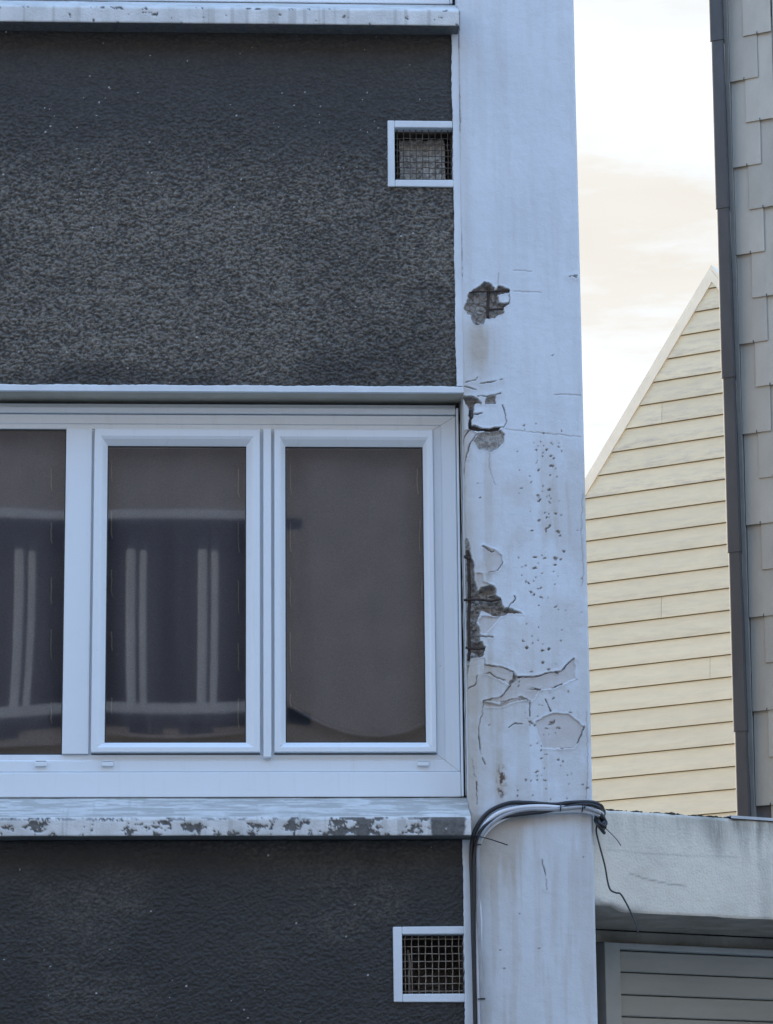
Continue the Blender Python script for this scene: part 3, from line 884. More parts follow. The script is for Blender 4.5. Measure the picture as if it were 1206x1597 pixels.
# --- window sills with peeling paint -----------------------------------------------------------
def sill(dz, seed, heavy):
    x0, x1 = -1.78, 0.9035
    prof = [(0.16, 3.413), (0.112, 3.404), (-0.078, 3.3105), (-0.086, 3.304), (-0.090, 3.297), (-0.090, 3.250), (-0.0897, 3.2405), (-0.0885, 3.2392), (0.05, 3.2385)]
    # resample the profile finely
    pr = []
    for (a, b_), (c, d) in zip(prof[:-1], prof[1:]):
        n = max(1, int(np.hypot(a - c, b_ - d) / 0.0042)) if c > -0.0905 and b_ > 3.2385 else 1
        for k in range(n):
            f = k / n
            pr.append((a + (c - a) * f, b_ + (d - b_) * f))
    pr.append(prof[-1])
    pr = np.array(pr)
    nx = int((x1 - x0) / 0.004) + 1
    xs = np.linspace(x0, x1, nx)
    X, S = np.meshgrid(xs, np.arange(len(pr)))
    Yp, Zp = pr[:, 0][:, None] + 0 * X, pr[:, 1][:, None] + 0 * X
    front = ((Yp < -0.075) & (Zp < 3.305)).astype(float)
    topm = (Yp >= -0.08) * (Zp > 3.30) * 1.0
    n1 = fbm(X / 0.034, Zp / 0.030, seed, 5, 0.70)
    big = fbm(X / 0.35, Zp * 0 + 3.0, seed + 9, 2)
    mask = np.zeros(X.shape)
    if heavy:
        dens = np.full(X.shape, 0.0)
        def blob(px, py, rx, rz, a):
            q = on_plane(px, py, -0.07)
            return a * np.exp(-((X - q[0]) / rx) ** 2 - ((Zp - q[2]) / rz) ** 2)
        for bb in [(58, 1282, 0.035, 0.02, .30), (8, 1292, 0.025, 0.010, .22), (108, 1296, 0.016, 0.014, .24), (268, 1275, 0.022, 0.012, .24), (305, 1290, 0.03, 0.014, .2), (285, 1284, 0.02, 0.02, .16), (335, 1294, 0.02, 0.02, .2),
                   (350, 1302, 0.04, 0.008, .26), (390, 1288, 0.026, 0.014, .28), (382, 1272, 0.02, 0.006, .24), (455, 1290, 0.03, 0.016, .28), (478, 1282, 0.02, 0.02, .2), (440, 1272, 0.05, 0.007, .24), (405, 1302, 0.04, 0.006, .2),
                   (545, 1275, 0.04, 0.012, .28), (572, 1282, 0.045, 0.022, .40), (598, 1272, 0.03, 0.016, .34), (525, 1300, 0.03, 0.012, .28), (545, 1296, 0.03, 0.012, .28), (570, 1300, 0.03, 0.014, .30), (640, 1272, 0.04, 0.012, .34), (618, 1272, 0.03, 0.01, .26), (645, 1299, 0.05, 0.008, .26), (660, 1273, 0.03, 0.01, .3)]:
            dens += blob(*bb)
        mask = sstep(0.60, 0.635, n1 + dens * 0.95 - 0.02)
        qa, qb = on_plane(672, 1290, -0.07)[0], on_plane(724, 1290, -0.07)[0]
        edge = sstep(qa - 0.004, qa + 0.004, X + 0.02 * (n1 - 0.5)) * sstep(qb + 0.004, qb - 0.004, X + 0.03 * (n1 - 0.5))
        mask = np.maximum(mask, edge * sstep(0.30, 0.36, n1 + 0.1))
        rim = sstep(0.55, 0.62, fbm(X / 0.03, Zp / 0.012, seed + 31, 4)) * np.exp(-((Zp - 3.300) / 0.006) ** 2) * 0.9
        mask = np.maximum(mask, rim)
    else:
        dens = 0.10 * np.exp(-((Zp - 3.300) / 0.007) ** 2) + 0.05 * np.exp(-((Zp - 3.245) / 0.006) ** 2)
        mask = sstep(0.74, 0.76, n1 + dens)
    mask = np.maximum(mask * front, (Zp < 3.2403) * 1.0)  # flaked spots on the front; whole underside painted dark as shade
    streak = topm * (0.30 if heavy else 0.1) + topm * 0.7 * sstep(0.42, 0.56, fbm(X / 0.10, Yp / 0.016, seed + 21, 5, 0.6)) * (0.9 if heavy else 0.25)
    streak = np.maximum(streak, front * 0.5 * sstep(0.62, 0.75, vn(X / 0.018, Zp * 0 + 1.7, seed + 23)) * sstep(0.4, 0.6, fbm(X / 0.3, Zp * 0, seed + 27, 3)))
    nrmY = np.where(front > 0, 1.0, 0.0)
    Yd = Yp + nrmY * mask * 0.0042 - front * 0.0025 * (fbm(X / 0.15, Zp / 0.1, seed + 3, 3) - 0.5)
    Zd = Zp + topm * 0.003 * (fbm(X / 0.12, Yp / 0.03, seed + 4, 4) - 0.5) + (0.003 * (fbm(X / 0.3, X * 0, seed + 6, 4) - 0.5)) * (Zp < 3.243)
    Zd = Zd - 0.0025 * sstep(0.6, 0.8, vn(X / 0.02, X * 0 + 0.5, seed + 8)) * np.exp(-((Zp - 3.302) / 0.004) ** 2)
    V = np.stack([X, Yd, Zd + dz], -1).reshape(-1, 3)
    F = grid_faces(len(pr), nx)
    nv = len(V)
    # end cap towards the pillar and a closed back
    endi = np.arange(len(pr)) * nx + nx - 1
    cap = [(nv, endi[k + 1], endi[k], endi[k]) for k in range(len(pr) - 1)]
    V = np.concatenate([V, [[x1, 0.05, 3.30 + dz]]])
    at = {'exposed': np.append(mask.ravel(), 0), 'streak': np.append(streak.ravel(), 0)}  # exposed holds the flaking and the painted underside shade
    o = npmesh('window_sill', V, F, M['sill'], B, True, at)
    bm = bmesh.new()
    vs_ = [bm.verts.new((x1 - 0.0005, p[0], p[1] + dz)) for p in prof]
    vs_.append(bm.verts.new((x1 - 0.0005, 0.16, 3.2385 + dz)))
    bm.faces.new(vs_)
    obj('end_face', bm, M['sealant'], o)

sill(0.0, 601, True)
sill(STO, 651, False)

# --- windows -----------------------------------------------------------------------------------
def window(dz):
    X0, X1 = -1.79, 0.884
    bm = bmesh.new()
    ring(bm, (X0, X1, 3.498, 4.832), (-1.70, 0.7985, 3.563, 4.776), [(0, .20), (0, .116), (.05, .112), (.62, .112), (.68, .118), (.97, .118), (1.0, .121), (1.0, .155)])
    bx(bm, X0, X1, .104, .20, 3.4065, 3.4965, 0.003, 2)                 # apron below the frame
    bx(bm, X0, X1, .100, .20, 4.834, 4.858, 0.005, 2)                   # head trim
    bx(bm, X0, X1, .13, .20, 4.8585, 4.876)
    bx(bm, -0.553, -0.458, .106, .155, 3.5635, 4.7755, 0.003, 2)        # mullion
    bx(bm, -0.459, -0.449, .124, .155, 3.5635, 4.7755)
    bx(bm, 0.159, 0.211, .119, .155, 3.5635, 4.7755)
    bx(bm, 0.171, 0.200, .092, .120, 3.548, 4.7755, 0.004, 2)           # astragal cover strip
    W_ = obj('window', bm, M['upvc'], B)
    if dz:
        W_.location.z += dz
    def mitre(x0, z0, x1, z1, y):
        bm = bmesh.new()
        tube(bm, [(x0, y, z0), ((x0 + x1) / 2, y, (z0 + z1) / 2), (x1, y, z1)], 0.0008, 4)
        obj('mitre_joint', bm, M['sealant'], W_)
    mitre(.7985, 3.563, .880, 3.500, .1118)
    mitre(.7985, 4.776, .880, 4.828, .1118)
    for (a, b_) in ((-0.449, 0.159), (0.211, 0.797)):
        for (xo, sx_) in ((a, 1), (b_, -1)):
            for (zo, sz_) in ((3.568, 1), (4.772, -1)):
                mitre(xo + sx_ * .004, zo + sz_ * .003, xo + sx_ * .026, zo + sz_ * .027, .0938)
    for (a, b_, ga, gb) in ((-0.449, 0.159, -0.401, 0.1085), (0.211, 0.797, 0.252, 0.7605)):
        bm = bmesh.new()
        ring(bm, (a, b_, 3.568, 4.772), (ga, gb, 3.606, 4.712), [(0, .15), (0, .096), (.05, .092), (.45, .092), (.55, .095), (.62, .097), (.97, .114), (1.0, .116), (1.0, .15)])
        obj('sash', bm, M['upvc'], W_)
        bm = bmesh.new()
        ring(bm, (ga - .002, gb + .002, 3.604, 4.714), (ga + .004, gb - .004, 3.610, 4.708), [(0, .125), (0, .1175), (1, .1195), (1, .125)])
        obj('gasket', bm, M['gasket'], W_)
    bm = bmesh.new()
    ring(bm, (-1.702, -.551, 3.5615, 4.7775), (-1.692, -.5575, 3.568, 4.771), [(0, .15), (0, .1225), (1, .1245), (1, .15)])
    obj('gasket', bm, M['gasket'], W_)
    for (a, b_, z0, z1, yy, bow, sx) in ((-1.70, -.5535, 3.563, 4.776, .127, .0009, 1), (-0.404, 0.1115, 3.603, 4.715, .122, .00022, 1), (0.249, 0.7635, 3.603, 4.715, .122, .0004, 1)):
        n = 26
        u, v_ = np.meshgrid(np.linspace(0, 1, n), np.linspace(0, 1, n))
        sag = bow * (16 * u * (1 - u) * v_ * (1 - v_)) ** 0.8
        rs = np.random.RandomState(int(abs(a) * 100))
        tiltx, tiltz = rs.uniform(-.0006, .0006), rs.uniform(-.0006, .0006)
        Vp = np.stack([a + (b_ - a) * u, yy + sag + tiltx * u + tiltz * v_, z0 + (z1 - z0) * v_], -1).reshape(-1, 3)
        npmesh('pane', Vp, grid_faces(n, n), M['glass'], W_, True)
    for px in (64, 168, 660):
        q = on_plane(px, 1190, .11)
        bm = box(q[0] - .021, q[0] + .021, .101, .113, 3.5185, 3.5345, .002, 1)
        bx(bm, q[0] - .019, q[0] + .019, .104, .1125, 3.537, 3.541)
        obj('drain_cap', bm, M['upvc'], W_)
    bm = box(0.8855, 0.8935, .098, .20, 3.407, 4.858, .002, 1)
    obj('cover_strip', bm, M['upvc'], W_)
    bm = box(0.894, 0.9045, .135, .20, 3.413, 4.887)
    obj('joint', bm, M['gasket'], W_)
    return W_

W1 = window(0.0)
W2 = window(STO)
# sealant bead and stained strip beside the frame
bm = bmesh.new()
path = [Vector((0.9025 + random.uniform(-1, 1) * 0.0012, 0.100 + random.uniform(-1, 1) * 0.001, 3.41 + k * 0.03)) for k in range(50)]
tube(bm, path, 0.0032, 6)
obj('sealant_bead', bm, M['sealant'], W1, True)

# --- curtains ----------------------------------------------------------------------------------
def curtain(label, x0, x1, z0, z1, seed, hem, stitches):
    T = thing('curtain', label, 'curtain', ((x0 + x1) / 2, 0.26, z0), 0, 'curtains behind the window panes')
    nx, nz = 90, 70
    u, v_ = np.meshgrid(np.linspace(0, 1, nx), np.linspace(0, 1, nz))
    X = x0 + (x1 - x0) * u
    zb = z0 + hem(u)
    Zc = zb + (z1 - zb) * v_
    wob = 0.055 * np.sin(X / 0.042 + 2.2 * fbm(X / 0.2, Zc / 0.9, seed, 2)) * (0.25 + 0.75 * (1 - v_) ** 0.6) * vn(X / 0.22, Zc * 0.2, seed + 4)
    Yc = 0.25 + wob + 0.012 * (fbm(X / 0.3, Zc / 0.5, seed + 2, 3) - 0.5) + 0.02 * (1 - v_) ** 3
    npmesh('fabric', np.stack([X, Yc, Zc], -1).reshape(-1, 3), grid_faces(nz, nx), M['curtain'], T)
    # rolled hem along the lower edge
    bm = bmesh.new()
    pth = [(x0 + (x1 - x0) * k / 30, 0.262, z0 + float(hem(np.array([k / 30.0]))[0]) + 0.004) for k in range(31)]
    tube(bm, pth, 0.009, 8)
    obj('hem', bm, M['curtain'], T, True)
    # lining hanging lower, behind the hem
    n2 = 40
    u, v_ = np.meshgrid(np.linspace(0, 1, nx), np.linspace(0, 1, n2))
    X = x0 + (x1 - x0) * u
    Zl = z0 - 0.22 + (0.5) * v_
    Yl = 0.345 + 0.012 * np.sin(X / 0.06 + 3 * vn(X / 0.3, Zl / 0.3, seed + 8)) + 0.02 * np.sin(Zl / 0.05 + 2 * u) * (1 - v_)
    npmesh('lining', np.stack([X, Yl, Zl], -1).reshape(-1, 3), grid_faces(n2, nx), M['lining'], T)
    for px, pairs in stitches:
        for ya, yb in pairs:
            n = 5
            bm = bmesh.new()
            pth = []
            for k in range(n + 1):
                q = on_plane(px + random.uniform(-.5, .5) + (1.2 if k == n else 0), ya + (yb - ya) * k / n, 0.222)
                pth.append(tuple(q))
            tube(bm, pth, 0.0027, 5)
            obj('stitch', bm, M['stitch'], T, True)
    return T

curtain('dark grey curtain with uneven hem behind the wide fixed pane left of the broad mullion', -1.68, -0.47, 3.61, 4.86, 700, lambda u: 0.012 * np.sin(u * 9) + 0.04 * np.clip((u - .9) / .1, 0, 1),
        [(80, [(730, 766), (815, 848), (900, 942), (982, 1030), (1095, 1128)])])
curtain('dark grey curtain behind the middle sash, crossed by reflected white bars', -0.45, 0.17, 3.655, 4.86, 720, lambda u: 0.02 - 0.028 * np.sin(u * 3.0 + 0.2),
        [(174, [(716, 752), (797, 840), (888, 930), (985, 1015), (1088, 1114)]), (372, [(731, 776), (815, 862), (905, 957), (1003, 1047), (1086, 1136)])])
curtain('plain dark grey curtain with sagging curved hem behind the sash beside the pillar', 0.17, 0.90, 3.64, 4.86, 740, lambda u: 0.012 + np.where(u < .58, 0.125 * (np.abs(u - .58) / .46) ** 2, 0.045 * ((u - .58) / .23) ** 2),
        [(453, [(723, 772), (812, 860), (900, 950), (986, 1047), (1082, 1102)]), (651, [(731, 771)]), (655, [(810, 864)]), (658, [(905, 935)])])

# ------------------------------------------------------------------ air vents
def vent(label, rec, wires_mat, nv_, nh, pale):
    x0, x1, z0, z1, a0, a1, b0, b1 = rec
    T = thing('air_vent', label, 'air vent', ((x0 + x1) / 2, 0.0, z0), 0, 'square air vents in the dark wall')
    bm = bmesh.new()
    yb = 0.048
    bx(bm, x0, a0, -0.006, yb, z0, z1, 0.003, 2)
    bx(bm, a0 + .0005, x1, -0.0055, yb, b1, z1, 0.003, 2)
    bx(bm, a0 + .0005, x1, -0.0055, yb, z0, b0, 0.003, 2)
    # slightly crooked hand-made render edge
    for v_ in bm.verts:
        k = vn(np.array([v_.co.x * 40.0]), np.array([v_.co.z * 40.0]), 77)[0] - .5
        v_.co.x += 0.003 * k if v_.co.x < x0 + .02 else 0
        v_.co.z += 0.003 * k
    obj('surround', bm, M['paint'], T)
    bm = bmesh.new()
    d = 0.205
    bx(bm, a0 - .02, a0 - 0.0005, yb, d, b0 - .02, b1 + .02)
    bx(bm, a1 + .0005, a1 + .02, yb + .004, d, b0 - .02, b1 + .02)
    bx(bm, a0, a1, yb, d, b1 + .0005, b1 + .02)
    bx(bm, a0, a1, yb, d, b0 - .02, b0 - .0005)
    bx(bm, a0 - .02, a1 + .02, d + .0005, d + .01, b0 - .02, b1 + .02)
    obj('cavity', bm, M['cavity'], T)
    sx, sz = (a1 - a0) / nv_, (b1 - b0) / nh
    yw = 0.022
    rnd = random.Random(int(z0 * 100))
    for k in range(nv_):
        x = a0 + sx * (k + .5)
        bm = bmesh.new()
        pth = [(x + rnd.uniform(-1, 1) * .0012, yw + (0.0016 if (j + k) % 2 else -0.0016), b0 + (b1 - b0) * j / nh) for j in range(nh + 1)]
        tube(bm, pth, 0.0018, 5)
        obj('wire', bm, wires_mat, T, True)
    for k in range(nh):
        z = b0 + sz * (k + .45)
        bm = bmesh.new()
        pth = [(a0 + (a1 - a0) * j / nv_, yw + (-0.0016 if (j + k) % 2 else 0.0016), z + rnd.uniform(-1, 1) * .0012) for j in range(nv_ + 1)]
        tube(bm, pth, 0.0018, 5)
        obj('wire', bm, wires_mat, T, True)
    # rubble / flaking masonry seen through the grille
    n = 70
    rx0, rx1, rz0, rz1 = (a0 + .022, a1 - .02, b0, b1 - .012) if pale else (a0 + .03, a1 - .004, b0, b0 + .11)
    u, v_ = np.meshgrid(np.linspace(0, 1, n), np.linspace(0, 1, n))
    X = rx0 + (rx1 - rx0) * u
    Zr = rz0 + (rz1 - rz0) * v_
    h = fbm(X / .02, Zr / .016, 91, 4, .6)
    Yr = (0.074 if pale else 0.12) - 0.045 * h + (0.05 if pale else 0.10) * v_ ** (3 if pale else 1)
    npmesh('rubble', np.stack([X, Yr, Zr], -1).reshape(-1, 3), grid_faces(n, n), M['rubble'] if pale else M['cavity'], T)
    if not pale:
        bm = bmesh.new()
        tube(bm, [(a0 + .028, .05, b0), (a0 + .026, .052, b0 + .07), (a0 + .030, .05, b0 + .11), (a0 + .024, .06, b0 + .16)], .0045, 6)
        obj('twig', bm, M['wire_pale'], T, True)
    return T

vent('square wire grille air vent with pale rubble behind, above the window', VENTS[0], M['wire_dark'], 9, 9, True)
vent('square rusty wire grille air vent below the peeling sill', VENTS[1], M['wire_pale'], 9, 8, False)

# ------------------------------------------------------------------ cables
CB = thing('cable_bundle', 'bundle of black and pale grey cables bent up the pillar and around its corner', 'cables', (0.92, -0.02, 2.4))
def zc(pts, Y0):
    out_ = []
    for p in pts:
        y = Y0 if len(p) == 2 else p[2]
        q = on_plane(560 + p[0] / 3.174, 1230 + p[1] / 3.174, y)
        out_.append(tuple(q))
    return out_
cab = [
    ('cable_black', .0072, -.026, [(588, 1330), (585, 1165), (573, 950), (565, 700), (561, 500), (557, 320), (572, 215), (635, 122), (735, 74), (830, 70), (965, 79), (1050, 70), (1150, 68), (1192, 82), (1208, 105, .01), (1212, 125, .06)]),
    ('cable_black', .0060, -.038, [(578, 1330), (574, 1165), (570, 950), (566, 700), (570, 500), (572, 330), (606, 205), (700, 146), (830, 124), (905, 116), (1000, 98), (1110, 78), (1180, 88), (1204, 112, .01), (1206, 130, .06)]),
    ('cable_grey', .0075, -.030, [(600, 1330), (596, 1165), (588, 800), (588, 480), (586, 320), (594, 235), (632, 168), (700, 118), (800, 94), (900, 88), (1000, 94), (1110, 98), (1172, 106), (1200, 120, .01), (1204, 135, .06)]),
    ('cable_mid', .0062, -.040, [(618, 1330), (612, 1165), (604, 900), (592, 620), (594, 480), (590, 300), (614, 224), (668, 164), (750, 122), (850, 104), (960, 104), (1100, 92), (1175, 112), (1196, 130, .0), (1200, 150, .05)]),
    ('cable_grey', .0066, -.028, [(608, 1330), (604, 1165), (600, 850), (600, 640), (586, 480), (582, 330), (604, 250), (660, 184), (740, 138), (830, 116), (950, 112), (1080, 108), (1168, 122), (1194, 142, .0), (1198, 160, .05)]),
]
for mname, r, Y0, pts in cab:
    bm = bmesh.new()
    tube(bm, smooth_path(zc(pts, Y0), 8), r * 1.12, 9)
    obj('cable', bm, M[mname], CB, True)
def tie(px, py, ang, wdt, tail=None):
    c = on_plane(px, py, -.034)
    bm = bmesh.new()
    d = Vector((cos(ang), 0, sin(ang)))
    pth = []
    for k in range(13):
        a = 2 * pi * k / 12
        pth.append(Vector(c) + d * (wdt * cos(a)) + Vector((0, 0.017 * sin(a), 0)))
    tube(bm, pth, 0.0024, 5)
    if tail:
        tube(bm, smooth_path([P3(x, y, yy) for x, y, yy in tail], 5), 0.0022, 5)
    obj('cable_tie', bm, M['cable_black'], CB, True)
tie(744, 1318, radians(5), .014)
tie(742, 1304, radians(20), .015, [(741, 1303, -.054), (765, 1309, -.05), (792, 1318, -.046)])
tie(751, 1558, radians(4), .013, [(750, 1558, -.05), (757, 1557.5, -.045)])
tie(908, 1261, radians(85), .012)
tie(874, 1260, radians(85), .012)
tie(912, 1258, radians(70), .010)
# black taped wad at the corner
bm = bmesh.new()
rw = random.Random(3)
for k in range(7):
    c = on_plane(938 + rw.uniform(-3, 2), 1272 + rw.uniform(-10, 18), -.005 + rw.uniform(-.012, .02))
    pth = [Vector(c) + Vector((0.014 * cos(a + k) , 0.022 * sin(a + k), 0.022 * sin(a * 1.0 + k * .6))) for a in [2 * pi * j / 12 for j in range(13)]]
    tube(bm, pth, 0.0065, 6)
obj('taped_wad', bm, M['cable_black'], CB, True)

T = thing('wire', 'thin black wire dangling kinked from the taped cable wad over the garage lintel', 'wire', tuple(on_plane(933, 1290, 0.0)))
bm = bmesh.new()
pth = smooth_path([P3(880 + x / 3.7, 1200 + y / 3.7, yy) for x, y, yy in [(190, 318, .0), (186, 360, -.01), (205, 440, -.015), (235, 555, -.02), (252, 650, -.02), (268, 695, -.022), (300, 712, -.025), (325, 718, -.028), (355, 765, -.03), (390, 835, -.035), (415, 895, -.04), (428, 945, -.042)]], 6)
tube(bm, pth, 0.0032, 6)
obj('strand', bm, M['cable_black'], T, True)
bm = bmesh.new()
tube(bm, smooth_path([P3(880 + x / 3.7, 1200 + y / 3.7, yy) for x, y, yy in [(215, 320, -.005), (250, 350, -.01), (300, 400, -.012), (328, 440, -.015)]], 6), 0.0016, 5)
obj('strand', bm, M['cable_black'], T, True)

# ------------------------------------------------------------------ garage
GA = atan2(.4067, .9135)
G = thing('garage', 'low white rendered garage with stained lintel and grey slatted door beside the pillar', 'garage', (1.34, 0.05, 0), GA)
u0, u1, zt, zb = 0.012, 3.4, 3.356, 2.989
s = .006
nx, nz = int((u1 - u0) / s) + 1, int((zt - zb) / s) + 1
Ug, Tg = np.meshgrid(np.linspace(u0, u1, nx), np.linspace(0, 1, nz))
botw = zb + 0.006 * (fbm(Ug / .12, Ug * 0, 801, 5, .6) - .5) + 0.020 * sstep(.13, .07, Ug) + .004 * sstep(.02, .16, Ug) * 0
topw = zt + 0.007 * (fbm(Ug / .09, Ug * 0, 811, 5, .65) - .5)
Zg = botw + (topw - botw) * Tg
Yg = 0.006 * (fbm(Ug / .2, Zg / .2, 821, 4) - .5) + .0015 * (fbm(Ug / .02, Zg / .02, 825, 3) - .5)
Yg += .012 * np.clip(1 - (topw - Zg) / .012, 0, 1) ** 2 + .010 * np.clip(1 - (Zg - botw) / .004, 0, 1) ** 2 * .4
gg = sstep(.55, 1.0, Tg + .35 * (fbm(Ug / .06, Zg / .25, 831, 4) - .5)) * (.35 + .65 * sstep(.15, .75, Ug)) + .55 * sstep(.5, .8, Ug) * fbm(Ug / .1, Zg / .1, 833, 4)
expo = sstep(.035, .0, Zg - botw + .03 * (fbm(Ug / .03, Zg / .03, 837, 3) - .5)) * sstep(.28, .12, Ug) * .8
ck = sstep(.0045, .001, line_d(Ug, Zg, [(.16, 3.13), (.23, 3.113), (.32, 3.10), (.40, 3.094)])) * .5
ck = np.maximum(ck, sstep(.0045, .001, line_d(Ug, Zg, [(.07, 3.21), (.30, 3.205), (.62, 3.212)])) * .25)
Vg = np.stack([Ug, Yg, Zg], -1).reshape(-1, 3)
# turn the edge strips back to give the lintel thickness
topb = np.stack([Ug[-1], np.full(nx, .5), topw[-1] + .004], -1)
botb = np.stack([Ug[0], np.full(nx, .5), botw[0] * 0 + zb - .001], -1)
nV = len(Vg)
k = np.arange(nx - 1)
tr_ = (nz - 1) * nx
FT = np.stack([tr_ + k, tr_ + k + 1, nV + k + 1, nV + k], -1)
zz = lambda a, t_, b_: np.concatenate([a.ravel(), np.full(nx, t_), np.full(nx, b_)])
li = npmesh('lintel', np.concatenate([Vg, topb, botb]), np.concatenate([grid_faces(nz, nx), FT]), M['lintel'], G, True,
            {'grime': zz(np.clip(gg, 0, .95), .9, 0), 'exposed': zz(expo, 0, 0), 'crack': zz(ck, 0, 0)})
FB = np.stack([k, k + 1, nx + k + 1, nx + k], -1)
npmesh('soffit', np.concatenate([Vg[:nx], botb]), FB, M['lintel_soffit'], G, True)
bm = box(0.0, 3.4, .501, 5.0, 3.18, 3.35)
obj('roof', bm, M['roofing'], G)
bm = box(-.3, 3.4, 4.8, 5.0, 0, 3.18)
bx(bm, 3.2, 3.4, .0, 4.8, 0, 2.985)
obj('wall', bm, M['lintel'], G)
# rough jamb
n1, n2 = 24, 420
u, v_ = np.meshgrid(np.linspace(0, 1, n1), np.linspace(0, 1, n2))
Zj = .13 + (2.985 - .13) * v_
Xj = -.02 + .215 * u
Yj = .22 + .03 * (fbm(Xj / .04, Zj / .045, 851, 4, .6) - .5) + .25 * u
npmesh('jamb', np.stack([Xj, Yj, Zj], -1).reshape(-1, 3), grid_faces(n2, n1), M['stone'], G, False)
# door frame, head rails, slats
bm = box(.33, .397, .47, .60, .13, 2.938, .003, 2)
obj('door_frame', bm, M['doorframe'], G)
obj('door_frame', box(3.05, 3.12, .47, .60, .13, 2.938, .003, 2), M['doorframe'], G)
bm = box(.30, 3.2, .50, .60, 2.940, 2.984, .002, 1)
obj('head_rail', bm, M['lintel_soffit'], G)
bm = box(.397, 3.05, .480, .60, 2.917, 2.939, .004, 2)
obj('head_rail', bm, M['doorframe'], G)
D_ = obj('garage_door', box(.398, 3.049, .545, .58, .14, 2.916), M['gasket'], G)
z1_ = 2.9145
zs = [2.9145, 2.8335, 2.7495, 2.6675]
while zs[-1] > .25:
    zs.append(zs[-1] - .083)
for za, zb_ in zip(zs[:-1], zs[1:]):
    bm = bmesh.new()
    x0, x1 = .3985, 3.0485
    pr = [(.544, za - .001), (.530, za - .001), (.526, za - .004), (.524, za - .03), (.523, zb_ + .007), (.528, zb_ + .003), (.544, zb_ + .003)]
    A1 = [bm.verts.new((x0, y, z)) for y, z in pr]
    A2 = [bm.verts.new((x1, y, z)) for y, z in pr]
    for q in range(7):
        bm.faces.new((A1[q], A1[(q + 1) % 7], A2[(q + 1) % 7], A2[q]))
    bm.faces.new(A1); bm.faces.new(A2)
    obj('slat', bm, M['door'], D_)
# moss and grit on the coping
bm = bmesh.new()
rm = random.Random(12)
for k in range(420):
    uu = 0.03 + 1.6 * rm.random()
    if rm.random() > .35 + .65 * (0.5 + .5 * sin(uu * 21 + 1.3 * sin(uu * 47))):
        continue
    r = rm.uniform(.002, .0065) * (1.5 if rm.random() < .12 else 1)
    mtx = Matrix.Translation((uu, .012 + rm.random() * .03, zt + .001 + .002 * rm.random())) @ Matrix.Diagonal((r * rm.uniform(1, 2.4), r * 1.5, r * rm.uniform(.5, 1.0), 1))
    bmesh.ops.create_icosphere(bm, subdivisions=1, radius=1.0, matrix=mtx)
obj('moss', bm, M['moss'], G, True, kind='stuff')
bm = box(.60, 3.4, -.004, .35, zt + .006, zt + .0085)
bx(bm, .60, 3.4, -.006, -.0045, zt - .002, zt + .0085)
obj('flashing', bm, M['zinc'], G)

# ------------------------------------------------------------------ slate-hung house
S = thing('slate_house', 'tall house clad in overlapping grey slates at the right edge', 'house', (2.2, 6.0, 0), radians(-30))
bm = box(.738, 6.5, .001, 6.0, 0, 11.0)
obj('wall', bm, M['slate_wall'], S)
bm = bmesh.new()
vs_ = [bm.verts.new(p) for p in ((.6, -.3, 11.001), (6.7, -.3, 11.001), (6.7, 6.2, 11.001), (.6, 6.2, 11.001), (.6, 2.95, 14.0), (6.7, 2.95, 14.0))]
for f in ((0, 1, 5, 4), (3, 2, 5, 4), (0, 4, 3), (1, 2, 5), (0, 1, 2, 3)):
    bm.faces.new([vs_[i] for i in f])
obj('roof', bm, M['roofing'], S)
bm = box(.738, .764, -.022, .0005, 0, 10.9, .003, 2)
obj('corner_trim', bm, M['trim'], S)
bm = bmesh.new()
bx(bm, 0, .166, -.0055, 0, 0, .60, .0012, 1)
sm = bpy.data.meshes.new('slate'); bm.to_mesh(sm); bm.free(); sm.materials.append(M['slate'])
bm = bmesh.new()
bx(bm, -.0018, .0018, -.009, -.0045, -.003, .012)
hm = bpy.data.meshes.new('hook'); bm.to_mesh(hm); bm.free(); hm.materials.append(M['hook'])
rs_ = random.Random(4)
tilt = .0175 / .60
for k in range(26):
    z = 8.511 + .2543 * 7 - k * .2543
    if z < 3.2:
        break
    for j in range(11):
        uu = (.766 if (k % 2) == 0 else .851) + j * .258
        o = bpy.data.objects.new('slate', sm)
        COL.objects.link(o)
        o.parent = S
        o.location = (uu + rs_.uniform(-.002, .002), -.0165 - rs_.uniform(0, .0012), z + rs_.uniform(-.0025, .0025))
        o.rotation_euler = (-tilt, rs_.uniform(-.004, .004), 0)
        h = bpy.data.objects.new('hook', hm)
        COL.objects.link(h)
        h.parent = o
        h.location = (.083, 0, 0)
# downpipe
D = thing('drainpipe', 'dark grey square drainpipe running up the corner of the slate house', 'drainpipe', (2.2, 6.0, 0), radians(-30))
zj = [10.4, 9.44, 8.49, 7.505, 6.535, 5.56, 4.585, 3.60, 2.6, 1.6, .6, .0]
for za, zb_ in zip(zj[:-1], zj[1:]):
    bm = bmesh.new()
    L2 = []
    for zz_, (a0, a1, y0, y1) in ((za + .05, (.680, .759, -.084, -.010)), (zb_, (.674, .763, -.088, -.008))):
        r = .012
        lp = []
        for (cx_, cy_, st) in ((a1 - r, y1 - r, 0), (a0 + r, y1 - r, 1), (a0 + r, y0 + r, 2), (a1 - r, y0 + r, 3)):
            for q in range(4):
                an = (st + q / 3.0) * pi / 2
                px_ = cx_ + r * cos(an)
                py_ = cy_ + r * sin(an)
                tf = (py_ - y0) / (y1 - y0)              # the back of the section is narrower than its front
                px_ = (a0 + a1) / 2 + (px_ - (a0 + a1) / 2) * (1 - .62 * tf)
                lp.append(bm.verts.new((px_, py_, zz_)))
        L2.append(lp)
    n = len(L2[0])
    for q in range(n):
        bm.faces.new((L2[0][q], L2[0][(q + 1) % n], L2[1][(q + 1) % n], L2[1][q]))
    o = obj('pipe_section', bm, M['pipe'], D)

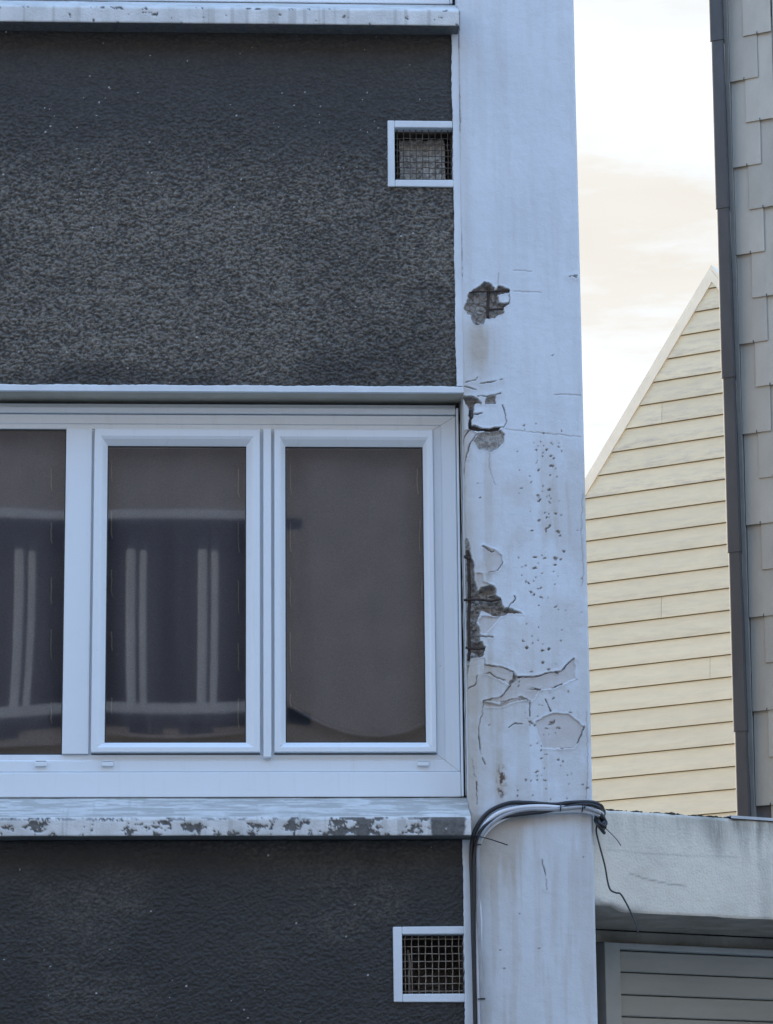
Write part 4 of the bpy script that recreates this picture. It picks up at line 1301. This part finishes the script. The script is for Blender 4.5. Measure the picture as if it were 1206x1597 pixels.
# ------------------------------------------------------------------ cream weatherboarded house
K = thing('cream_house', 'steep gabled house with cream weatherboards between pillar and drainpipe', 'house', (3.0, 15.0, 0), radians(57 - 90))
UA, ZA, SLP = 1.282, 9.93, 1.372             # apex of the gable and slope
EAVE = 6.0
half = (ZA - EAVE) / SLP
bm = bmesh.new()
f1 = [bm.verts.new(p) for p in ((UA - half, .03, 0), (UA + half, .03, 0), (UA + half, .03, EAVE), (UA, .03, ZA), (UA - half, .03, EAVE))]
f2 = [bm.verts.new((v_.co.x, 7.0, v_.co.z)) for v_ in f1]
bm.faces.new(f1); bm.faces.new(f2)
for q in range(5):
    bm.faces.new((f1[q], f1[(q + 1) % 5], f2[(q + 1) % 5], f2[q]))
obj('wall', bm, M['lap_shade'], K)  # darkened wall shows between boards as painted lap shadow
STEP = .1811
zl = 9.784 - STEP * 40
rk = random.Random(21)
fixed = {8.685: .79, 7.062: .735, 6.519: 1.15}
k = 0
z = 9.784
while z > 2.0:
    top = z + STEP
    # split points
    w_ = min(half, (ZA - z) / SLP) if z > EAVE else half
    cuts = []
    for fz, fu in fixed.items():
        if abs(z - fz) < .09:
            cuts = [fu]
    def lim(sgn, zz_):
        return UA + sgn * (min(half, max(0, (ZA - zz_) / SLP)) if zz_ > EAVE else half)
    spans = [None] + cuts + [None]
    for a, b_ in zip(spans[:-1], spans[1:]):
        def ua(zz_): return lim(-1, zz_) if a is None else a + .0012
        def ub(zz_): return lim(1, zz_) if b_ is None else b_ - .0012
        nseg = 24
        V, At = [], []
        prof = [(0.029, z + .004), (-.008, z + .004), (-.0095, z), (-.0105, z + .003), (-.008, z + .05), (-.001, z + .11), (.0035, z + STEP - .012), (.005, z + STEP - .0050), (.029, z + STEP - .0050)]
        for (yy, zz_) in prof:
            for q in range(nseg + 1):
                f = q / nseg
                uu = ua(zz_) + (ub(zz_) - ua(zz_)) * f
                V.append((uu, yy, zz_))
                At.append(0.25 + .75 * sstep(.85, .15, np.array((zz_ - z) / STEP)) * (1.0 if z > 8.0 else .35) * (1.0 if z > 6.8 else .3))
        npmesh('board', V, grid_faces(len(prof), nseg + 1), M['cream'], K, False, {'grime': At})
    z -= STEP
# rake trims and roof
for sg in (-1, 1):
    bm = bmesh.new()
    nrm = math.hypot(1, SLP)
    d = Vector((sg * 1 / nrm, 0, -SLP / nrm))
    nn = Vector((sg * SLP / nrm, 0, 1 / nrm))
    A0 = Vector((UA, 0, ZA))
    Ln = half * nrm + .35
    pts = []
    for (y0, y1, h0, h1) in ((-.016, .04, -.058, .0), ):
        V8 = []
        for yy in (y0, y1):
            for hh in (h0, h1):
                p0 = A0 + nn * hh
                # plumb cut at the apex
                tt = -(p0.x - UA) / d.x
                p0 = p0 + d * tt
                V8.append(bm.verts.new((p0.x, yy, p0.z)))
                p1 = A0 + nn * hh + d * Ln
                V8.append(bm.verts.new((p1.x, yy, p1.z)))
        a, b_, c, e_, f, g, h, i_ = V8
        for fc in ((a, b_, e_, c), (f, g, i_, h), (c, e_, i_, h), (a, b_, g, f), (a, c, h, f), (b_, e_, i_, g)):
            bm.faces.new(fc)
    obj('rake_trim', bm, M['rake'], K)
    bm = bmesh.new()
    V8 = []
    for yy in (-.014, 7.1):
        for hh in (.002, .028):
            p0 = A0 + nn * hh
            p0 = p0 + d * (-(p0.x - UA) / d.x)
            p1 = A0 + nn * hh + d * Ln
            V8 += [bm.verts.new((p0.x, yy, p0.z)), bm.verts.new((p1.x, yy, p1.z))]
    a, b_, c, e_, f, g, h, i_ = V8
    for fc in ((a, b_, e_, c), (f, g, i_, h), (c, e_, i_, h), (a, b_, g, f), (a, c, h, f), (b_, e_, i_, g)):
        bm.faces.new(fc)
    obj('roof', bm, M['rake'], K)

# ------------------------------------------------------------------ house across the street (mirrored in the panes)
Q = thing('opposite_house', 'house across the street with white framed window, mirrored in the panes', 'house', (0, -14.2, 0))
bm = bmesh.new()
bx(bm, -16, -2.6, -20, -14.2, .13, 6.3); bx(bm, .55, 16, -20, -14.2, .13, 6.3); bx(bm, -2.6, .55, -20, -14.2, .13, 6.1)
bx(bm, -16, -2.6, -20, -14.2, 6.3, 7.9); bx(bm, .55, 16, -20, -14.2, 6.3, 7.9); bx(bm, -2.6, .55, -20, -14.9, 6.1, 7.9)
bx(bm, -16, 16, -20, -14.2, 7.9, 15.4)  # unseen upper storeys, raised to block low sky and deepen window-head shade
obj('wall', bm, M['opp'], Q)
bm = bmesh.new()
vs_ = [bm.verts.new(p) for p in ((-16.3, -13.9, 15.4), (16.3, -13.9, 15.4), (16.3, -20.3, 15.4), (-16.3, -20.3, 15.4), (-16.3, -17.1, 18.2), (16.3, -17.1, 18.2))]
for f in ((0, 1, 5, 4), (3, 2, 5, 4), (0, 4, 3), (1, 2, 5), (0, 1, 2, 3)):
    bm.faces.new([vs_[i] for i in f])
obj('roof', bm, M['opp'], Q)
obj('window_sill', box(-2.7, .65, -14.5, -14.08, 6.23, 6.32, .01), M['opp_grey'], Q)
obj('fascia', box(-2.7, .65, -14.24, -14.1, 7.80, 7.88, .01), M['opp_grey'], Q)
obj('window_glass', box(-2.6, .55, -14.80, -14.76, 6.32, 7.74), M['opp_glass'], Q)
for x in (-2.45, -1.62, -1.02, -.62, -.08, .30):
    obj('window_post', box(x - .085, x - .012, -14.62, -14.50, 6.32, 7.74, .01), M['opp_grey'], Q)
    obj('window_post', box(x + .012, x + .07, -14.62, -14.52, 6.32, 7.74, .008), M['opp_grey'], Q)

SC.cycles.use_denoising = True
SC.cycles.max_bounces = 8
SC.cycles.transparent_max_bounces = 8
